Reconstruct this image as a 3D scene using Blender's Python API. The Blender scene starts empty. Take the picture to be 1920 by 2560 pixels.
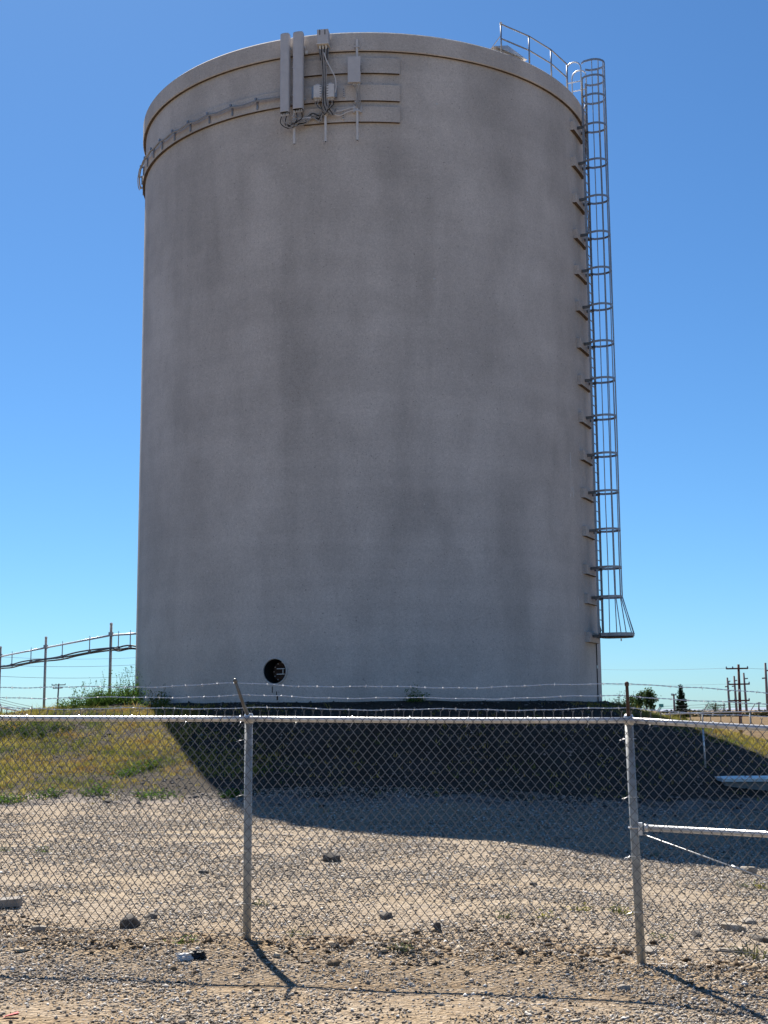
import bpy, bmesh, math, random
import numpy as np
from mathutils import Vector, Matrix, noise

# ------------------------------------------------------------------ camera, sky, sun, exposure
SC = bpy.context.scene
COL = SC.collection
R = math.radians
EYE = np.array([0.0, 0.0, 1.81])
PITCH, ROLL, FPX = 0.1498, -0.0072, 3318.5            # photograph is 1920 x 2560
_cp, _sp, _cr, _sr = math.cos(PITCH), math.sin(PITCH), math.cos(ROLL), math.sin(ROLL)
_R0, _U0, _F = np.array([1, 0, 0.]), np.array([0, -_sp, _cp]), np.array([0, _cp, _sp])
CR, CU, CF = _cr * _R0 + _sr * _U0, -_sr * _R0 + _cr * _U0, _F
cam = bpy.data.cameras.new('camera')
cam.sensor_fit = 'VERTICAL'
cam.sensor_height = 36.0
cam.lens = 36.0 * FPX / 2560.0
cam.clip_end = 20000
cam_o = bpy.data.objects.new('camera', cam)
COL.objects.link(cam_o)
cam_o.matrix_world = Matrix(((CR[0], CU[0], -CF[0], EYE[0]), (CR[1], CU[1], -CF[1], EYE[1]),
                             (CR[2], CU[2], -CF[2], EYE[2]), (0, 0, 0, 1)))
SC.camera = cam_o

SUN_AZ, SUN_EL = -17.2, 49.0                           # degrees from +Y towards +X, elevation
SUNV = Vector((math.sin(R(SUN_AZ)) * math.cos(R(SUN_EL)), math.cos(R(SUN_AZ)) * math.cos(R(SUN_EL)), math.sin(R(SUN_EL))))
world = bpy.data.worlds.new('World')
SC.world = world
world.use_nodes = True
wn, wl = world.node_tree.nodes, world.node_tree.links
wn.clear()
w_out = wn.new('ShaderNodeOutputWorld')
w_bg = wn.new('ShaderNodeBackground')
w_sky = wn.new('ShaderNodeTexSky')
w_sky.sky_type = 'NISHITA'
w_sky.sun_disc = False
w_sky.sun_elevation = R(SUN_EL)
w_sky.sun_rotation = R(SUN_AZ)
w_sky.altitude = 1000
w_sky.air_density = 1.0
w_sky.dust_density = 0.5
w_sky.ozone_density = 9.0
w_tint = wn.new('ShaderNodeMix')                       # cool white balance of the whole sky
w_tint.data_type = 'RGBA'
w_tint.blend_type = 'MULTIPLY'
w_tint.inputs[0].default_value = 1.0
w_tint.inputs[7].default_value = (0.735, 1.015, 1.11, 1)
w_bg.inputs['Strength'].default_value = 0.05
wl.new(w_sky.outputs['Color'], w_tint.inputs[6])
wl.new(w_tint.outputs[2], w_bg.inputs['Color'])
wl.new(w_bg.outputs['Background'], w_out.inputs['Surface'])
sun = bpy.data.lights.new('sun', 'SUN')
sun.energy = 5.0
sun.angle = R(0.5)
sun.color = (1.0, 0.93, 0.83)
sun_o = bpy.data.objects.new('sun', sun)
COL.objects.link(sun_o)
sun_o.location = (-20, 60, 80)
sun_o.rotation_euler = SUNV.to_track_quat('Z', 'Y').to_euler()
SC.view_settings.view_transform = 'Standard'
SC.view_settings.look = 'None'
SC.view_settings.exposure = 1.13
SC.view_settings.gamma = 1.0
SC.view_settings.use_curve_mapping = False

# ------------------------------------------------------------------ helpers
rng = np.random.default_rng(7)
random.seed(7)
TX, TY, TR = -0.538, 43.9, 7.541                       # tank axis and shell radius


def ray(u, v):
    d = CR * ((u - 960) / FPX) + CU * ((1280 - v) / FPX) + CF
    return d / np.linalg.norm(d)


def at(u, v, Y):
    d = ray(u, v)
    return EYE + d * (Y / d[1])


_PR = [0, 7.6, 8.0, 8.8, 10.3, 11.7, 13.5, 14.5, 17.4, 19.5, 23]
_PH = [2.13, 2.13, 2.02, 1.76, 1.38, 1.0, .58, .43, .12, .02, 0]


def reff(x, y):
    dx = np.asarray(x, float) - TX
    dy = np.asarray(y, float) - TY
    dx = np.where(dx < -6.5, -(6.5 + .4 * (-dx - 6.5)), dx)
    return np.hypot(dx, dy)


def track(x, y):
    """compacted wheel tracks running roughly along the fence"""
    t = 0
    for y0, sl, w in ((13.3, -.12, .16), (14.9, -.12, .16), (19.6, .06, .2), (21.3, .06, .2), (8.1, -.05, .22)):
        t = t + np.exp(-((y - y0 - sl * x + .12 * np.sin(x * .7 + y0)) / w) ** 2)
    return np.clip(t, 0, 1) * (.65 + .35 * np.sin(x * 1.7 + y * .9))


def sstep(a, b, x):
    t = np.clip((np.asarray(x, float) - a) / (b - a), 0, 1)
    return t * t * (3 - 2 * t)


def height(x, y):
    x = np.asarray(x, float)
    y = np.asarray(y, float)
    r = reff(x, y)
    h = (np.interp(r - .35, _PR, _PH) + np.interp(r, _PR, _PH) + np.interp(r + .35, _PR, _PH)) / 3
    h = np.where(x < -14, h * (1 - .55 * sstep(14, 45, -x)), h)
    tilt = -.08 * np.maximum(0, x - 1.3)
    tilt = np.maximum(tilt, -.34) * sstep(12.5, 18, r) * (1 - .6 * sstep(45, 80, y))
    bump = .020 * np.sin(x * 1.31 + .6 * np.sin(y * .9)) * np.sin(y * 1.07 + .8 * np.sin(x * .7)) + .009 * np.sin(x * 3.7 + y * 1.9) * np.sin(y * 4.3 - x * 1.1)
    bump = bump * (1 - sstep(60, 100, y))
    berm = .06 * np.exp(-((y + .2 * x - 10.4) / .28) ** 2) * (1 - .7 * np.sin(x * 2.2 + np.sin(x * .9)) ** 2)
    berm = berm - .03 * np.exp(-((y - 22.2 - .1 * x) / .25) ** 2) * (x < 4) - .03 * np.exp(-((y - 23.9 - .1 * x) / .25) ** 2) * (x < 4) - .02 * np.exp(-((y - 8.0) / .35) ** 2)
    return h + tilt + bump + berm - .012 * track(x, y) * (y < 26)


def on_ground(u, v, y0=5.0, y1=120.0):
    d = ray(u, v)
    prev = y0
    for Y in np.arange(y0, y1, .05):
        p = EYE + d * (Y / d[1])
        if p[2] < height(p[0], p[1]):
            p = EYE + d * ((Y - .025) / d[1])
            p[2] = float(height(p[0], p[1]))
            return p
    return EYE + d * (y1 / d[1])


def tag(o, label=None, cat=None, group=None, kind=None):
    if label: o['label'] = label
    if cat: o['category'] = cat
    if group: o['group'] = group
    if kind: o['kind'] = kind
    return o


def empty(name, loc, label, cat, group=None):
    o = bpy.data.objects.new(name, None)
    o.empty_display_size = .2
    o.location = Vector([float(c) for c in loc])
    COL.objects.link(o)
    return tag(o, label, cat, group)


WL = {}


def link(name, me, parent=None, origin=None):
    o = bpy.data.objects.new(name, me)
    COL.objects.link(o)
    WL[o.name] = Vector((0, 0, 0))
    if parent is not None:
        o.parent = parent
        o.matrix_parent_inverse = Matrix.Translation(-WL.get(parent.name, Vector(parent.location)))
    elif origin is None and len(me.vertices) and name not in ('ground', 'hills'):
        co = np.empty(len(me.vertices) * 3, np.float32)
        me.vertices.foreach_get('co', co)
        co = co.reshape(-1, 3)
        lo, hi = co.min(0), co.max(0)
        c = Vector((float(lo[0] + hi[0]) / 2, float(lo[1] + hi[1]) / 2, float(lo[2])))
        me.transform(Matrix.Translation(-c))
        o.location = c
        WL[o.name] = c
    return o


class MB:
    """collects geometry in world space, then links it as one mesh object"""

    def __init__(self):
        self.v, self.f, self.n = [], [], 0

    def add(self, V, F):
        V = np.asarray(V, float)
        self.v.append(V)
        self.f += [tuple(int(i) + self.n for i in q) for q in F]
        self.n += len(V)
        return self

    def box(self, c, hx, hy, hz, ax=(1, 0, 0), ay=(0, 1, 0), az=(0, 0, 1), bev=0.0):
        c, ax, ay, az = [np.array(q, float) for q in (c, ax, ay, az)]
        b = min(bev, hx * .9, hy * .9)
        if b > 0:
            ring = [(-hx + b, -hy), (hx - b, -hy), (hx, -hy + b), (hx, hy - b), (hx - b, hy), (-hx + b, hy), (-hx, hy - b), (-hx, -hy + b)]
        else:
            ring = [(-hx, -hy), (hx, -hy), (hx, hy), (-hx, hy)]
        k = len(ring)
        V = [c + ax * p + ay * q - az * hz for p, q in ring] + [c + ax * p + ay * q + az * hz for p, q in ring]
        F = [tuple(range(k))[::-1], tuple(range(k, 2 * k))] + [(i, (i + 1) % k, k + (i + 1) % k, k + i) for i in range(k)]
        return self.add(V, F)

    def tube(self, pts, rad, sides=8, closed=False, cap=True, ref=None):
        P = np.array(pts, float)
        n = len(P)
        rad = np.broadcast_to(np.asarray(rad, float), (n,))
        if closed:
            T = np.roll(P, -1, 0) - np.roll(P, 1, 0)
        else:
            T = np.gradient(P, axis=0)
        T /= np.linalg.norm(T, axis=1)[:, None] + 1e-12
        if ref is None:
            m = np.abs(T).mean(0)
            ref = np.eye(3)[m.argmin()]
        N = np.cross(T, np.asarray(ref, float))
        N /= np.linalg.norm(N, axis=1)[:, None] + 1e-12
        B = np.cross(T, N)
        a = np.arange(sides) * 2 * math.pi / sides + math.pi / sides
        V = (P[:, None, :] + rad[:, None, None] * (np.cos(a)[None, :, None] * N[:, None, :] + np.sin(a)[None, :, None] * B[:, None, :])).reshape(-1, 3)
        F = []
        for i in range(n if closed else n - 1):
            j = (i + 1) % n
            for k in range(sides):
                l = (k + 1) % sides
                F.append((i * sides + k, i * sides + l, j * sides + l, j * sides + k))
        if cap and not closed:
            F.append(tuple(range(sides))[::-1])
            F.append(tuple((n - 1) * sides + k for k in range(sides)))
        return self.add(V, F)

    def bar(self, a, b, rad, sides=8):
        return self.tube([a, b], rad, sides)

    def build(self, name, mat, parent=None, smooth=False, under=None):
        me = bpy.data.meshes.new(name)
        V = np.concatenate(self.v) if self.v else np.zeros((0, 3))
        me.from_pydata(V.tolist(), [], self.f)
        me.materials.append(mat)
        if smooth:
            me.polygons.foreach_set('use_smooth', [True] * len(me.polygons))
        me.update()
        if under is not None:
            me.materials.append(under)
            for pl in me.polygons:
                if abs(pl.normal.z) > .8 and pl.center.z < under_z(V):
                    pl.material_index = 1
        return link(name, me, parent)


def under_z(V):
    return V[:, 2].min() + .03


def fast_mesh(name, V, F, mat, parent=None, smooth=False):
    """V (n,3), F (m,3) triangle soup by numpy"""
    me = bpy.data.meshes.new(name)
    V = np.asarray(V, np.float32)
    F = np.asarray(F, np.int32)
    k = F.shape[1]
    me.vertices.add(len(V))
    me.vertices.foreach_set('co', V.ravel())
    me.loops.add(F.size)
    me.loops.foreach_set('vertex_index', F.ravel())
    me.polygons.add(len(F))
    me.polygons.foreach_set('loop_start', np.arange(0, F.size, k, dtype=np.int32))
    me.polygons.foreach_set('loop_total', np.full(len(F), k, np.int32))
    if smooth:
        me.polygons.foreach_set('use_smooth', np.ones(len(F), bool))
    me.materials.append(mat)
    me.update(calc_edges=True)
    me.validate()
    return link(name, me, parent)


def spline(P, n=8):
    P = [np.array(p, float) for p in P]
    Q = [2 * P[0] - P[1]] + P + [2 * P[-1] - P[-2]]
    out = []
    for i in range(1, len(Q) - 2):
        for k in range(n):
            t = k / n
            a, b, c, d = Q[i - 1], Q[i], Q[i + 1], Q[i + 2]
            out.append(.5 * ((2 * b) + (c - a) * t + (2 * a - 5 * b + 4 * c - d) * t * t + (3 * b - a - 3 * c + d) * t ** 3))
    out.append(P[-1])
    return np.array(out)


# ------------------------------------------------------------------ materials
class NT:
    def __init__(self, name):
        self.m = bpy.data.materials.new(name)
        self.m.use_nodes = True
        self.t = self.m.node_tree
        self.t.nodes.clear()
        self.out = self.t.nodes.new('ShaderNodeOutputMaterial')

    def n(self, kind, **kw):
        o = self.t.nodes.new('ShaderNode' + kind)
        for k, v in kw.items():
            if k.startswith('_'):
                setattr(o, k[1:], v)
        for k, v in kw.items():
            if k.startswith('_'): continue
            key = int(k[1:]) if (k[0] == 'i' and k[1:].isdigit()) else k.replace('__', ' ')
            if isinstance(v, bpy.types.NodeSocket):
                self.t.links.new(v, o.inputs[key])
            else:
                o.inputs[key].default_value = v
        return o

    def ramp(self, fac, stops, interp='LINEAR'):
        o = self.t.nodes.new('ShaderNodeValToRGB')
        cr = o.color_ramp
        cr.interpolation = interp
        while len(cr.elements) < len(stops):
            cr.elements.new(.5)
        for e, (p, c) in zip(cr.elements, stops):
            e.position = p
            e.color = (c, c, c, 1) if isinstance(c, (int, float)) else (*c, 1)
        self.t.links.new(fac, o.inputs[0])
        return o.outputs[0]

    def mix(self, fac, a, b, blend='MIX'):
        o = self.t.nodes.new('ShaderNodeMix')
        o.data_type = 'RGBA'
        o.blend_type = blend
        for s, v in ((o.inputs[0], fac), (o.inputs[6], a), (o.inputs[7], b)):
            if isinstance(v, bpy.types.NodeSocket):
                self.t.links.new(v, s)
            elif isinstance(v, (int, float)):
                s.default_value = v if s == o.inputs[0] else (v, v, v, 1)
            else:
                s.default_value = (*v, 1)
        return o.outputs[2]

    def math(self, op, a, b=0.0, clamp=False):
        o = self.t.nodes.new('ShaderNodeMath')
        o.operation = op
        o.use_clamp = clamp
        for s, v in zip(o.inputs, (a, b)):
            if isinstance(v, bpy.types.NodeSocket):
                self.t.links.new(v, s)
            else:
                s.default_value = v
        return o.outputs[0]

    def noise(self, vec, scale, detail=4, rough=.55, dist=0.0):
        o = self.n('TexNoise', Scale=scale, Detail=detail, Roughness=rough, Distortion=dist)
        if vec is not None: self.t.links.new(vec, o.inputs['Vector'])
        return o.outputs['Fac']

    def mapping(self, vec, scale=(1, 1, 1), loc=(0, 0, 0)):
        return self.n('Mapping', Vector=vec, Scale=scale, Location=loc).outputs[0]

    def pos(self):
        return self.n('NewGeometry').outputs['Position']

    def isl(self):
        return self.n('NewGeometry').outputs['Random Per Island']

    def bump(self, h, strength=.3, dist=.01):
        return self.n('Bump', Height=h, Strength=strength, Distance=dist).outputs[0]

    def principled(self, col, rough=.8, metal=0.0, normal=None, spec=.3):
        o = self.n('BsdfPrincipled', Roughness=rough, Metallic=metal)
        o.inputs['Specular IOR Level'].default_value = spec
        if isinstance(col, bpy.types.NodeSocket): self.t.links.new(col, o.inputs['Base Color'])
        else: o.inputs['Base Color'].default_value = (*col, 1)
        if normal is not None: self.t.links.new(normal, o.inputs['Normal'])
        self.t.links.new(o.outputs[0], self.out.inputs['Surface'])
        return self.m

    def leafy(self, col, trans=.45):
        d = self.n('BsdfDiffuse')
        t = self.n('BsdfTranslucent')
        for s in (d, t):
            if isinstance(col, bpy.types.NodeSocket): self.t.links.new(col, s.inputs['Color'])
            else: s.inputs['Color'].default_value = (*col, 1)
        m = self.t.nodes.new('ShaderNodeMixShader')
        m.inputs[0].default_value = trans
        self.t.links.new(d.outputs[0], m.inputs[1])
        self.t.links.new(t.outputs[0], m.inputs[2])
        self.t.links.new(m.outputs[0], self.out.inputs['Surface'])
        return self.m


def mottled(name, c1, c2, scale=6, rough=.8, metal=0.0, bump=.2, bdist=.005, spec=.3, detail=5):
    k = NT(name)
    p = k.pos()
    f = k.noise(p, scale, detail, .6)
    col = k.ramp(f, [(.3, c1), (.7, c2)])
    nrm = k.bump(k.noise(p, scale * 8, 3), bump, bdist)
    return k.principled(col, rough, metal, nrm, spec)


def mat_tank():
    k = NT('foam coated wall')
    p = k.pos()
    streak = k.noise(k.mapping(p, (.5, .5, .09)), 1.0, 4, .55, .4)
    broad = k.noise(k.mapping(p, (.30, .30, .20)), 1.0, 3, .5, .3)
    blotch = k.noise(k.mapping(p, (1, 1, .75)), .8, 4, .6, .3)
    fine = k.noise(p, 14, 3, .65)
    grit = k.noise(p, 34, 2, .7)
    c = k.ramp(broad, [(.3, (.53, .485, .45)), (.72, (.615, .565, .525))])
    c = k.mix(1.0, c, k.ramp(streak, [(.36, .85), (.5, .98), (.66, 1.04)]), 'MULTIPLY')
    c = k.mix(.8, c, k.ramp(blotch, [(.34, .87), (.6, 1.04)]), 'MULTIPLY')
    c = k.mix(.8, c, k.ramp(grit, [(.30, .80), (.5, 1.0), (.70, 1.16)]), 'MULTIPLY')
    c = k.mix(.5, c, k.ramp(fine, [(.35, .86), (.65, 1.1)]), 'MULTIPLY')
    bands = k.noise(k.mapping(p, (.10, .10, 2.2)), 1.0, 3, .5)
    c = k.mix(.7, c, k.ramp(bands, [(.35, .94), (.65, 1.04)]), 'MULTIPLY')
    pit = k.noise(p, 21, 1, .5)
    c = k.mix(k.ramp(pit, [(.24, .6), (.29, 0.0)]), c, (.16, .14, .13))
    c = k.mix(k.ramp(pit, [(.735, 0.0), (.78, .5)]), c, (.85, .83, .80))
    h = k.math('ADD', k.math('MULTIPLY', k.noise(p, 3.5, 5, .6), 1.6), k.math('MULTIPLY', grit, .5))
    nb = k.bump(h, .45, .02)
    return k.principled(c, .88, 0, nb, .2)


def mat_ground():
    k = NT('ground')
    p = k.pos()
    zone = k.n('Attribute', _attribute_name='zone')
    sep = k.n('SeparateColor', Color=zone.outputs['Color'])
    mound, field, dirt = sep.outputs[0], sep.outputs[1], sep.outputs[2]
    v1 = k.n('TexVoronoi', Scale=26.0, Vector=p)
    v2 = k.n('TexVoronoi', Scale=60.0, Vector=p)
    r1 = k.n('SeparateColor', Color=v1.outputs['Color']).outputs[0]
    r2 = k.n('SeparateColor', Color=v2.outputs['Color']).outputs[0]
    stops = [(0, (.10, .085, .07)), (.22, (.26, .215, .17)), (.55, (.40, .345, .28)), (.85, (.52, .47, .41)), (1, (.66, .61, .55))]
    g = k.mix(.5, k.ramp(r1, stops), k.ramp(r2, stops))
    patch = k.noise(p, .55, 5, .62, .4)
    g = k.mix(k.ramp(patch, [(.45, 0.0), (.65, .65)]), g, k.mix(.5, k.ramp(k.noise(p, 14, 5, .7), [(.3, (.30, .235, .16)), (.7, (.50, .41, .30))]), g))
    tracks = k.noise(k.mapping(p, (.35, 3.2, 1)), 1.0, 4, .6)
    g = k.mix(k.ramp(tracks, [(.52, 0.0), (.66, .45)]), g, k.mix(.6, (.24, .19, .14), g))
    # ochre dirt
    dr = k.ramp(k.noise(p, 9, 6, .7), [(.3, (.11, .072, .040)), (.5, (.27, .19, .105)), (.75, (.52, .41, .26))])
    dm = k.math('MULTIPLY', dirt, k.ramp(k.noise(p, 2.3, 5, .7), [(.36, .15), (.58, 1.0)]))
    g = k.mix(dm, g, k.mix(.35, dr, g))
    # mound soil with grey crushed rock showing; colours darkened to stand in for shade
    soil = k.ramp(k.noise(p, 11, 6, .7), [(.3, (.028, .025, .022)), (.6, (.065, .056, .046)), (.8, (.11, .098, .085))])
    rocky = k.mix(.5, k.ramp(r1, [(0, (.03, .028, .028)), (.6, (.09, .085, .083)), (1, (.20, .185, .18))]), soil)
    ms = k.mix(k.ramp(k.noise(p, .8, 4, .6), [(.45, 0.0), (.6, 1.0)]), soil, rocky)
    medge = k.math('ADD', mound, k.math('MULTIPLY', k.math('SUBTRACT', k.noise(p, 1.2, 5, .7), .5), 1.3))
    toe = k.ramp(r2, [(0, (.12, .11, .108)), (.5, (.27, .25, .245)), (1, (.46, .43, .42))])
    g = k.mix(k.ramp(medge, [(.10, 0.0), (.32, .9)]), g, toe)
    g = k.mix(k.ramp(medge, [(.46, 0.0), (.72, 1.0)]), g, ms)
    # dry field
    fr = k.ramp(k.noise(k.mapping(p, (.05, .3, 1)), 1.0, 6, .65), [(.3, (.11, .075, .038)), (.55, (.19, .135, .07)), (.75, (.27, .205, .115))])
    g = k.mix(k.ramp(field, [(.3, 0.0), (.7, 1.0)]), g, fr)
    h = k.math('ADD', v1.outputs['Distance'], k.math('MULTIPLY', v2.outputs['Distance'], .5))
    h = k.math('ADD', h, k.math('MULTIPLY', k.noise(p, 7, 5, .7), .8))
    g = k.mix(zone.outputs['Alpha'], g, k.mix(.3, k.ramp(k.noise(p, 6, 5, .7), [(.3, (.36, .30, .22)), (.7, (.56, .49, .385))]), g))
    g = k.mix(1.0, g, (.79, .735, .655), 'MULTIPLY')
    nb = k.bump(h, .8, .03)
    return k.principled(g, .95, 0, nb, .15)


def mat_island(name, stops, rough=.9, patch=None, bump=False):
    k = NT(name)
    c = k.ramp(k.isl(), stops)
    p = k.pos()
    c = k.mix(.45, c, k.ramp(k.noise(p, 55, 3, .6), [(.3, .7), (.7, 1.2)]), 'MULTIPLY')
    return k.principled(c, rough, 0, None, .2)


def mat_grass():
    k = NT('grass')
    p = k.pos()
    a = k.noise(p, .42, 4, .65, .5)
    b = k.noise(k.mapping(p, (1, 1, 1), (31, 7, 3)), .9, 4, .65)
    i = k.isl()
    green = k.ramp(i, [(0, (.04, .07, .015)), (.5, (.11, .155, .035)), (1, (.21, .25, .07))])
    yellow = k.ramp(i, [(0, (.16, .135, .03)), (.5, (.33, .275, .065)), (1, (.47, .40, .14))])
    rust = k.ramp(i, [(0, (.17, .08, .025)), (.5, (.34, .19, .07)), (1, (.46, .32, .15))])
    c = k.mix(k.ramp(a, [(.40, 0.0), (.52, 1.0)]), green, yellow)
    c = k.mix(k.ramp(b, [(.52, 0.0), (.62, .65)]), c, rust)
    return k.leafy(c, .42)


M = {}
M['tank'] = mat_tank()
M['ground'] = mat_ground()
M['grass'] = mat_grass()
M['paint'] = mottled('grey equipment paint', (.50, .485, .495), (.57, .555, .56), 5, .55, 0, .05, .002, .4)
M['paintlt'] = mottled('pale plastic', (.60, .58, .57), (.70, .68, .66), 9, .5, 0, .05, .002, .4)
M['dark'] = mottled('dark recess', (.012, .012, .013), (.03, .03, .03), 12, .8)
M['underbrown'] = mottled('dark brown underside', (.07, .05, .038), (.15, .11, .082), 7, .9, 0, .3, .01)  # dark brown set on the downward faces of rim, bands and pads
M['galv'] = mottled('galvanised steel', (.52, .53, .54), (.68, .69, .70), 30, .42, .65, .08, .001, .5)
M['wire'] = mottled('galvanised wire', (.14, .14, .14), (.20, .20, .20), 40, .6, .3, .05, .001, .5)
M['barb'] = mottled('barbed wire', (.60, .60, .60), (.75, .75, .75), 40, .5, .25, .05, .001, .5)
M['post'] = mottled('weathered galvanised pipe', (.26, .27, .265), (.42, .435, .43), 18, .55, .55, .15, .002, .5)
M['steel'] = mottled('ladder steel', (.26, .27, .29), (.38, .39, .41), 12, .45, .6, .1, .001, .5)
M['darksteel'] = mottled('dark weathered steel', (.09, .09, .09), (.17, .17, .165), 14, .5, .5, .1, .001, .5)
M['rust'] = mottled('rusty steel', (.045, .03, .025), (.105, .07, .056), 20, .7, .3, .2, .002, .3)
M['cable'] = mottled('grey cable', (.27, .26, .26), (.40, .385, .38), 20, .6)
M['cabledark'] = mottled('black cable', (.012, .012, .013), (.03, .03, .032), 20, .5)
M['wood'] = mottled('creosoted wood', (.075, .028, .022), (.16, .062, .045), 4, .85)
M['woodgrey'] = mottled('hazy grey wood', (.20, .17, .17), (.30, .26, .25), 4, .85)  # grey lightened in the colour to stand in for distance haze
M['concrete'] = mottled('concrete', (.18, .165, .15), (.28, .26, .235), 14, .9, 0, .4, .01)
M['whitemetal'] = mottled('white painted metal', (.62, .62, .60), (.74, .74, .72), 8, .35, 0, .05, .002, .5)
M['rock'] = mottled('dark stone', (.05, .045, .04), (.14, .125, .11), 9, .9, 0, .6, .02)
M['rocklt'] = mottled('pale stone', (.22, .19, .15), (.40, .36, .31), 12, .9, 0, .5, .015)
M['white'] = mottled('white plastic', (.42, .43, .44), (.62, .63, .64), 20, .4)
M['black'] = mottled('black plastic', (.012, .012, .012), (.04, .04, .04), 20, .5)
M['red'] = mottled('red scrap', (.45, .03, .03), (.6, .06, .05), 20, .5)
M['teal'] = mottled('teal cap', (.05, .25, .25), (.08, .35, .34), 20, .5)
M['hills'] = mottled('haze blue hills', (.20, .25, .33), (.26, .31, .39), .01, .95)  # bluish colour carries the haze of distance
M['pebble'] = mat_island('pebbles', [(0, (.05, .042, .034)), (.12, (.15, .125, .10)), (.4, (.28, .24, .195)), (.75, (.41, .37, .315)), (.93, (.55, .51, .46)), (1, (.68, .66, .62))])
M['clod'] = mat_island('dirt clods', [(0, (.05, .035, .022)), (.5, (.17, .12, .075)), (.85, (.34, .26, .17)), (1, (.55, .47, .36))])
M['moundrock'] = mat_island('mound rock', [(0, (.025, .024, .024)), (.5, (.075, .07, .068)), (.85, (.15, .14, .135)), (1, (.28, .26, .25))])


def leafmat(name, c0, c1, c2, tr=.4):
    k = NT(name)
    return k.leafy(k.ramp(k.isl(), [(0, c0), (.5, c1), (1, c2)]), tr)


M['weed'] = leafmat('weed leaves', (.03, .07, .015), (.075, .15, .03), (.16, .25, .06))
M['weedyel'] = leafmat('yellow weed leaves', (.12, .13, .02), (.26, .25, .05), (.40, .36, .10))
M['weeddry'] = leafmat('grey green weed leaves', (.06, .08, .04), (.13, .15, .07), (.24, .25, .13))
M['stem'] = leafmat('stems', (.10, .12, .04), (.18, .19, .07), (.28, .27, .12), .2)
M['tree'] = leafmat('tree leaves', (.02, .04, .015), (.05, .085, .03), (.10, .14, .05), .35)
M['conifer'] = leafmat('conifer needles', (.008, .018, .01), (.02, .04, .018), (.045, .07, .03), .2)
M['bark'] = mottled('bark', (.05, .04, .03), (.11, .085, .065), 3, .95)
M['brush'] = leafmat('far brush', (.012, .016, .008), (.03, .034, .016), (.06, .06, .03), .2)

# ------------------------------------------------------------------ ground and far setting
def axis(fine0, fine1, step, lo, hi, g=1.18):
    a = list(np.arange(fine0, fine1 + 1e-6, step))
    s, x = step, fine1
    while x < hi:
        s *= g
        x += s
        a.append(x)
    s, x, b = step, fine0, []
    while x > lo:
        s *= g
        x -= s
        b.append(x)
    return np.array(b[::-1] + a)


xs = axis(-15, 15, .2, -6000, 6000)
ys = axis(5, 56, .2, -400, 9000)
GX, GY = np.meshgrid(xs, ys)
GZ = height(GX, GY)
V = np.stack([GX, GY, GZ], 2).reshape(-1, 3)
nx, ny = len(xs), len(ys)
ii = (np.arange(ny - 1)[:, None] * nx + np.arange(nx - 1)[None, :]).ravel()
F = np.stack([ii, ii + 1, ii + nx + 1, ii + nx], 1)
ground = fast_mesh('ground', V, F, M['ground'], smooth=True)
tag(ground, kind='structure')
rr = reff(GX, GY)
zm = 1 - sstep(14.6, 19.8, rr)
zf = np.maximum(sstep(66, 84, GY + .0 * GX), np.maximum(sstep(20, 30, GX), sstep(34, 50, -GX)))
zd = np.exp(-((GY + .2 * GX - 10.75) / .75) ** 2) + 1.0 * (1 - sstep(8.15, 8.6, GY + .06 * GX)) + .55 * np.exp(-((GY - 9.3) / .5) ** 2)
zd = zd + .42 * (1 - sstep(10.0, 11.8, GY + .2 * GX)) - .8 * np.exp(-(((GX + 2.5) / 1.0) ** 2 + ((GY - 9.75) / .28) ** 2))
zd = np.clip(zd, 0, 1)
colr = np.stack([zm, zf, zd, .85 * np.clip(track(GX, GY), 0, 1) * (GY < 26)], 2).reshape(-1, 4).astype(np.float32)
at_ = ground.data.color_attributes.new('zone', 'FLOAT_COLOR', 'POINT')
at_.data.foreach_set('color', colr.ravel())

# low hills on the horizon, distance haze put into their blue colour
mb = MB()
n = 120
ax = np.linspace(-4200, 4200, n)
prof = np.array([10 + 16 * noise.noise(Vector((x * .0009, 3.1, 0))) + 7 * noise.noise(Vector((x * .004, 1.7, 0))) for x in ax])
prof = np.clip(prof + 6 * sstep(0, 2500, ax), 4, 40)
V, F = [], []
for k, (x, h) in enumerate(zip(ax, prof)):
    V += [(x, 7000, -2), (x, 7400, h), (x, 8200, -2)]
for k in range(n - 1):
    F += [(3 * k, 3 * k + 3, 3 * k + 4, 3 * k + 1), (3 * k + 1, 3 * k + 4, 3 * k + 5, 3 * k + 2)]
tag(mb.add(V, F).build('hills', M['hills'], None, True), kind='structure')


# ------------------------------------------------------------------ water tank
def tp(phi, rad, z, toff=0.0):
    """point by tank azimuth (degrees from the camera side, to the right), radius, height, sideways offset"""
    p = R(phi)
    return np.array([TX + rad * math.sin(p) + toff * math.cos(p), TY - rad * math.cos(p) + toff * math.sin(p), z])


def tframe(phi):
    p = R(phi)
    return np.array([math.cos(p), math.sin(p), 0]), np.array([math.sin(p), -math.cos(p), 0])   # tangent, outward


def lathe(profile, seg=256, a0=0, a1=360):
    """profile of (radius, z); angles by tank azimuth"""
    V, F = [], []
    full = abs(a1 - a0) >= 359.9
    cnt = seg if full else seg + 1
    m = len(profile)
    for i in range(cnt):
        a = a0 + (a1 - a0) * i / seg
        for r, z in profile:
            V.append(tp(a, r, z))
    for i in range(seg):
        j = (i + 1) % cnt
        for k in range(m - 1):
            F.append((i * m + k, j * m + k, j * m + k + 1, i * m + k + 1))
    if not full:
        F.append(tuple(range(m))[::-1])
        F.append(tuple((cnt - 1) * m + k for k in range(m)))
    return V, F


ZB, ZT, ZR = 1.6, 21.489, 20.894
tank = empty('water_tank', (TX, TY, 2.13), 'huge grey foam-coated cylindrical water tank on the mound', 'water tank')
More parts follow.
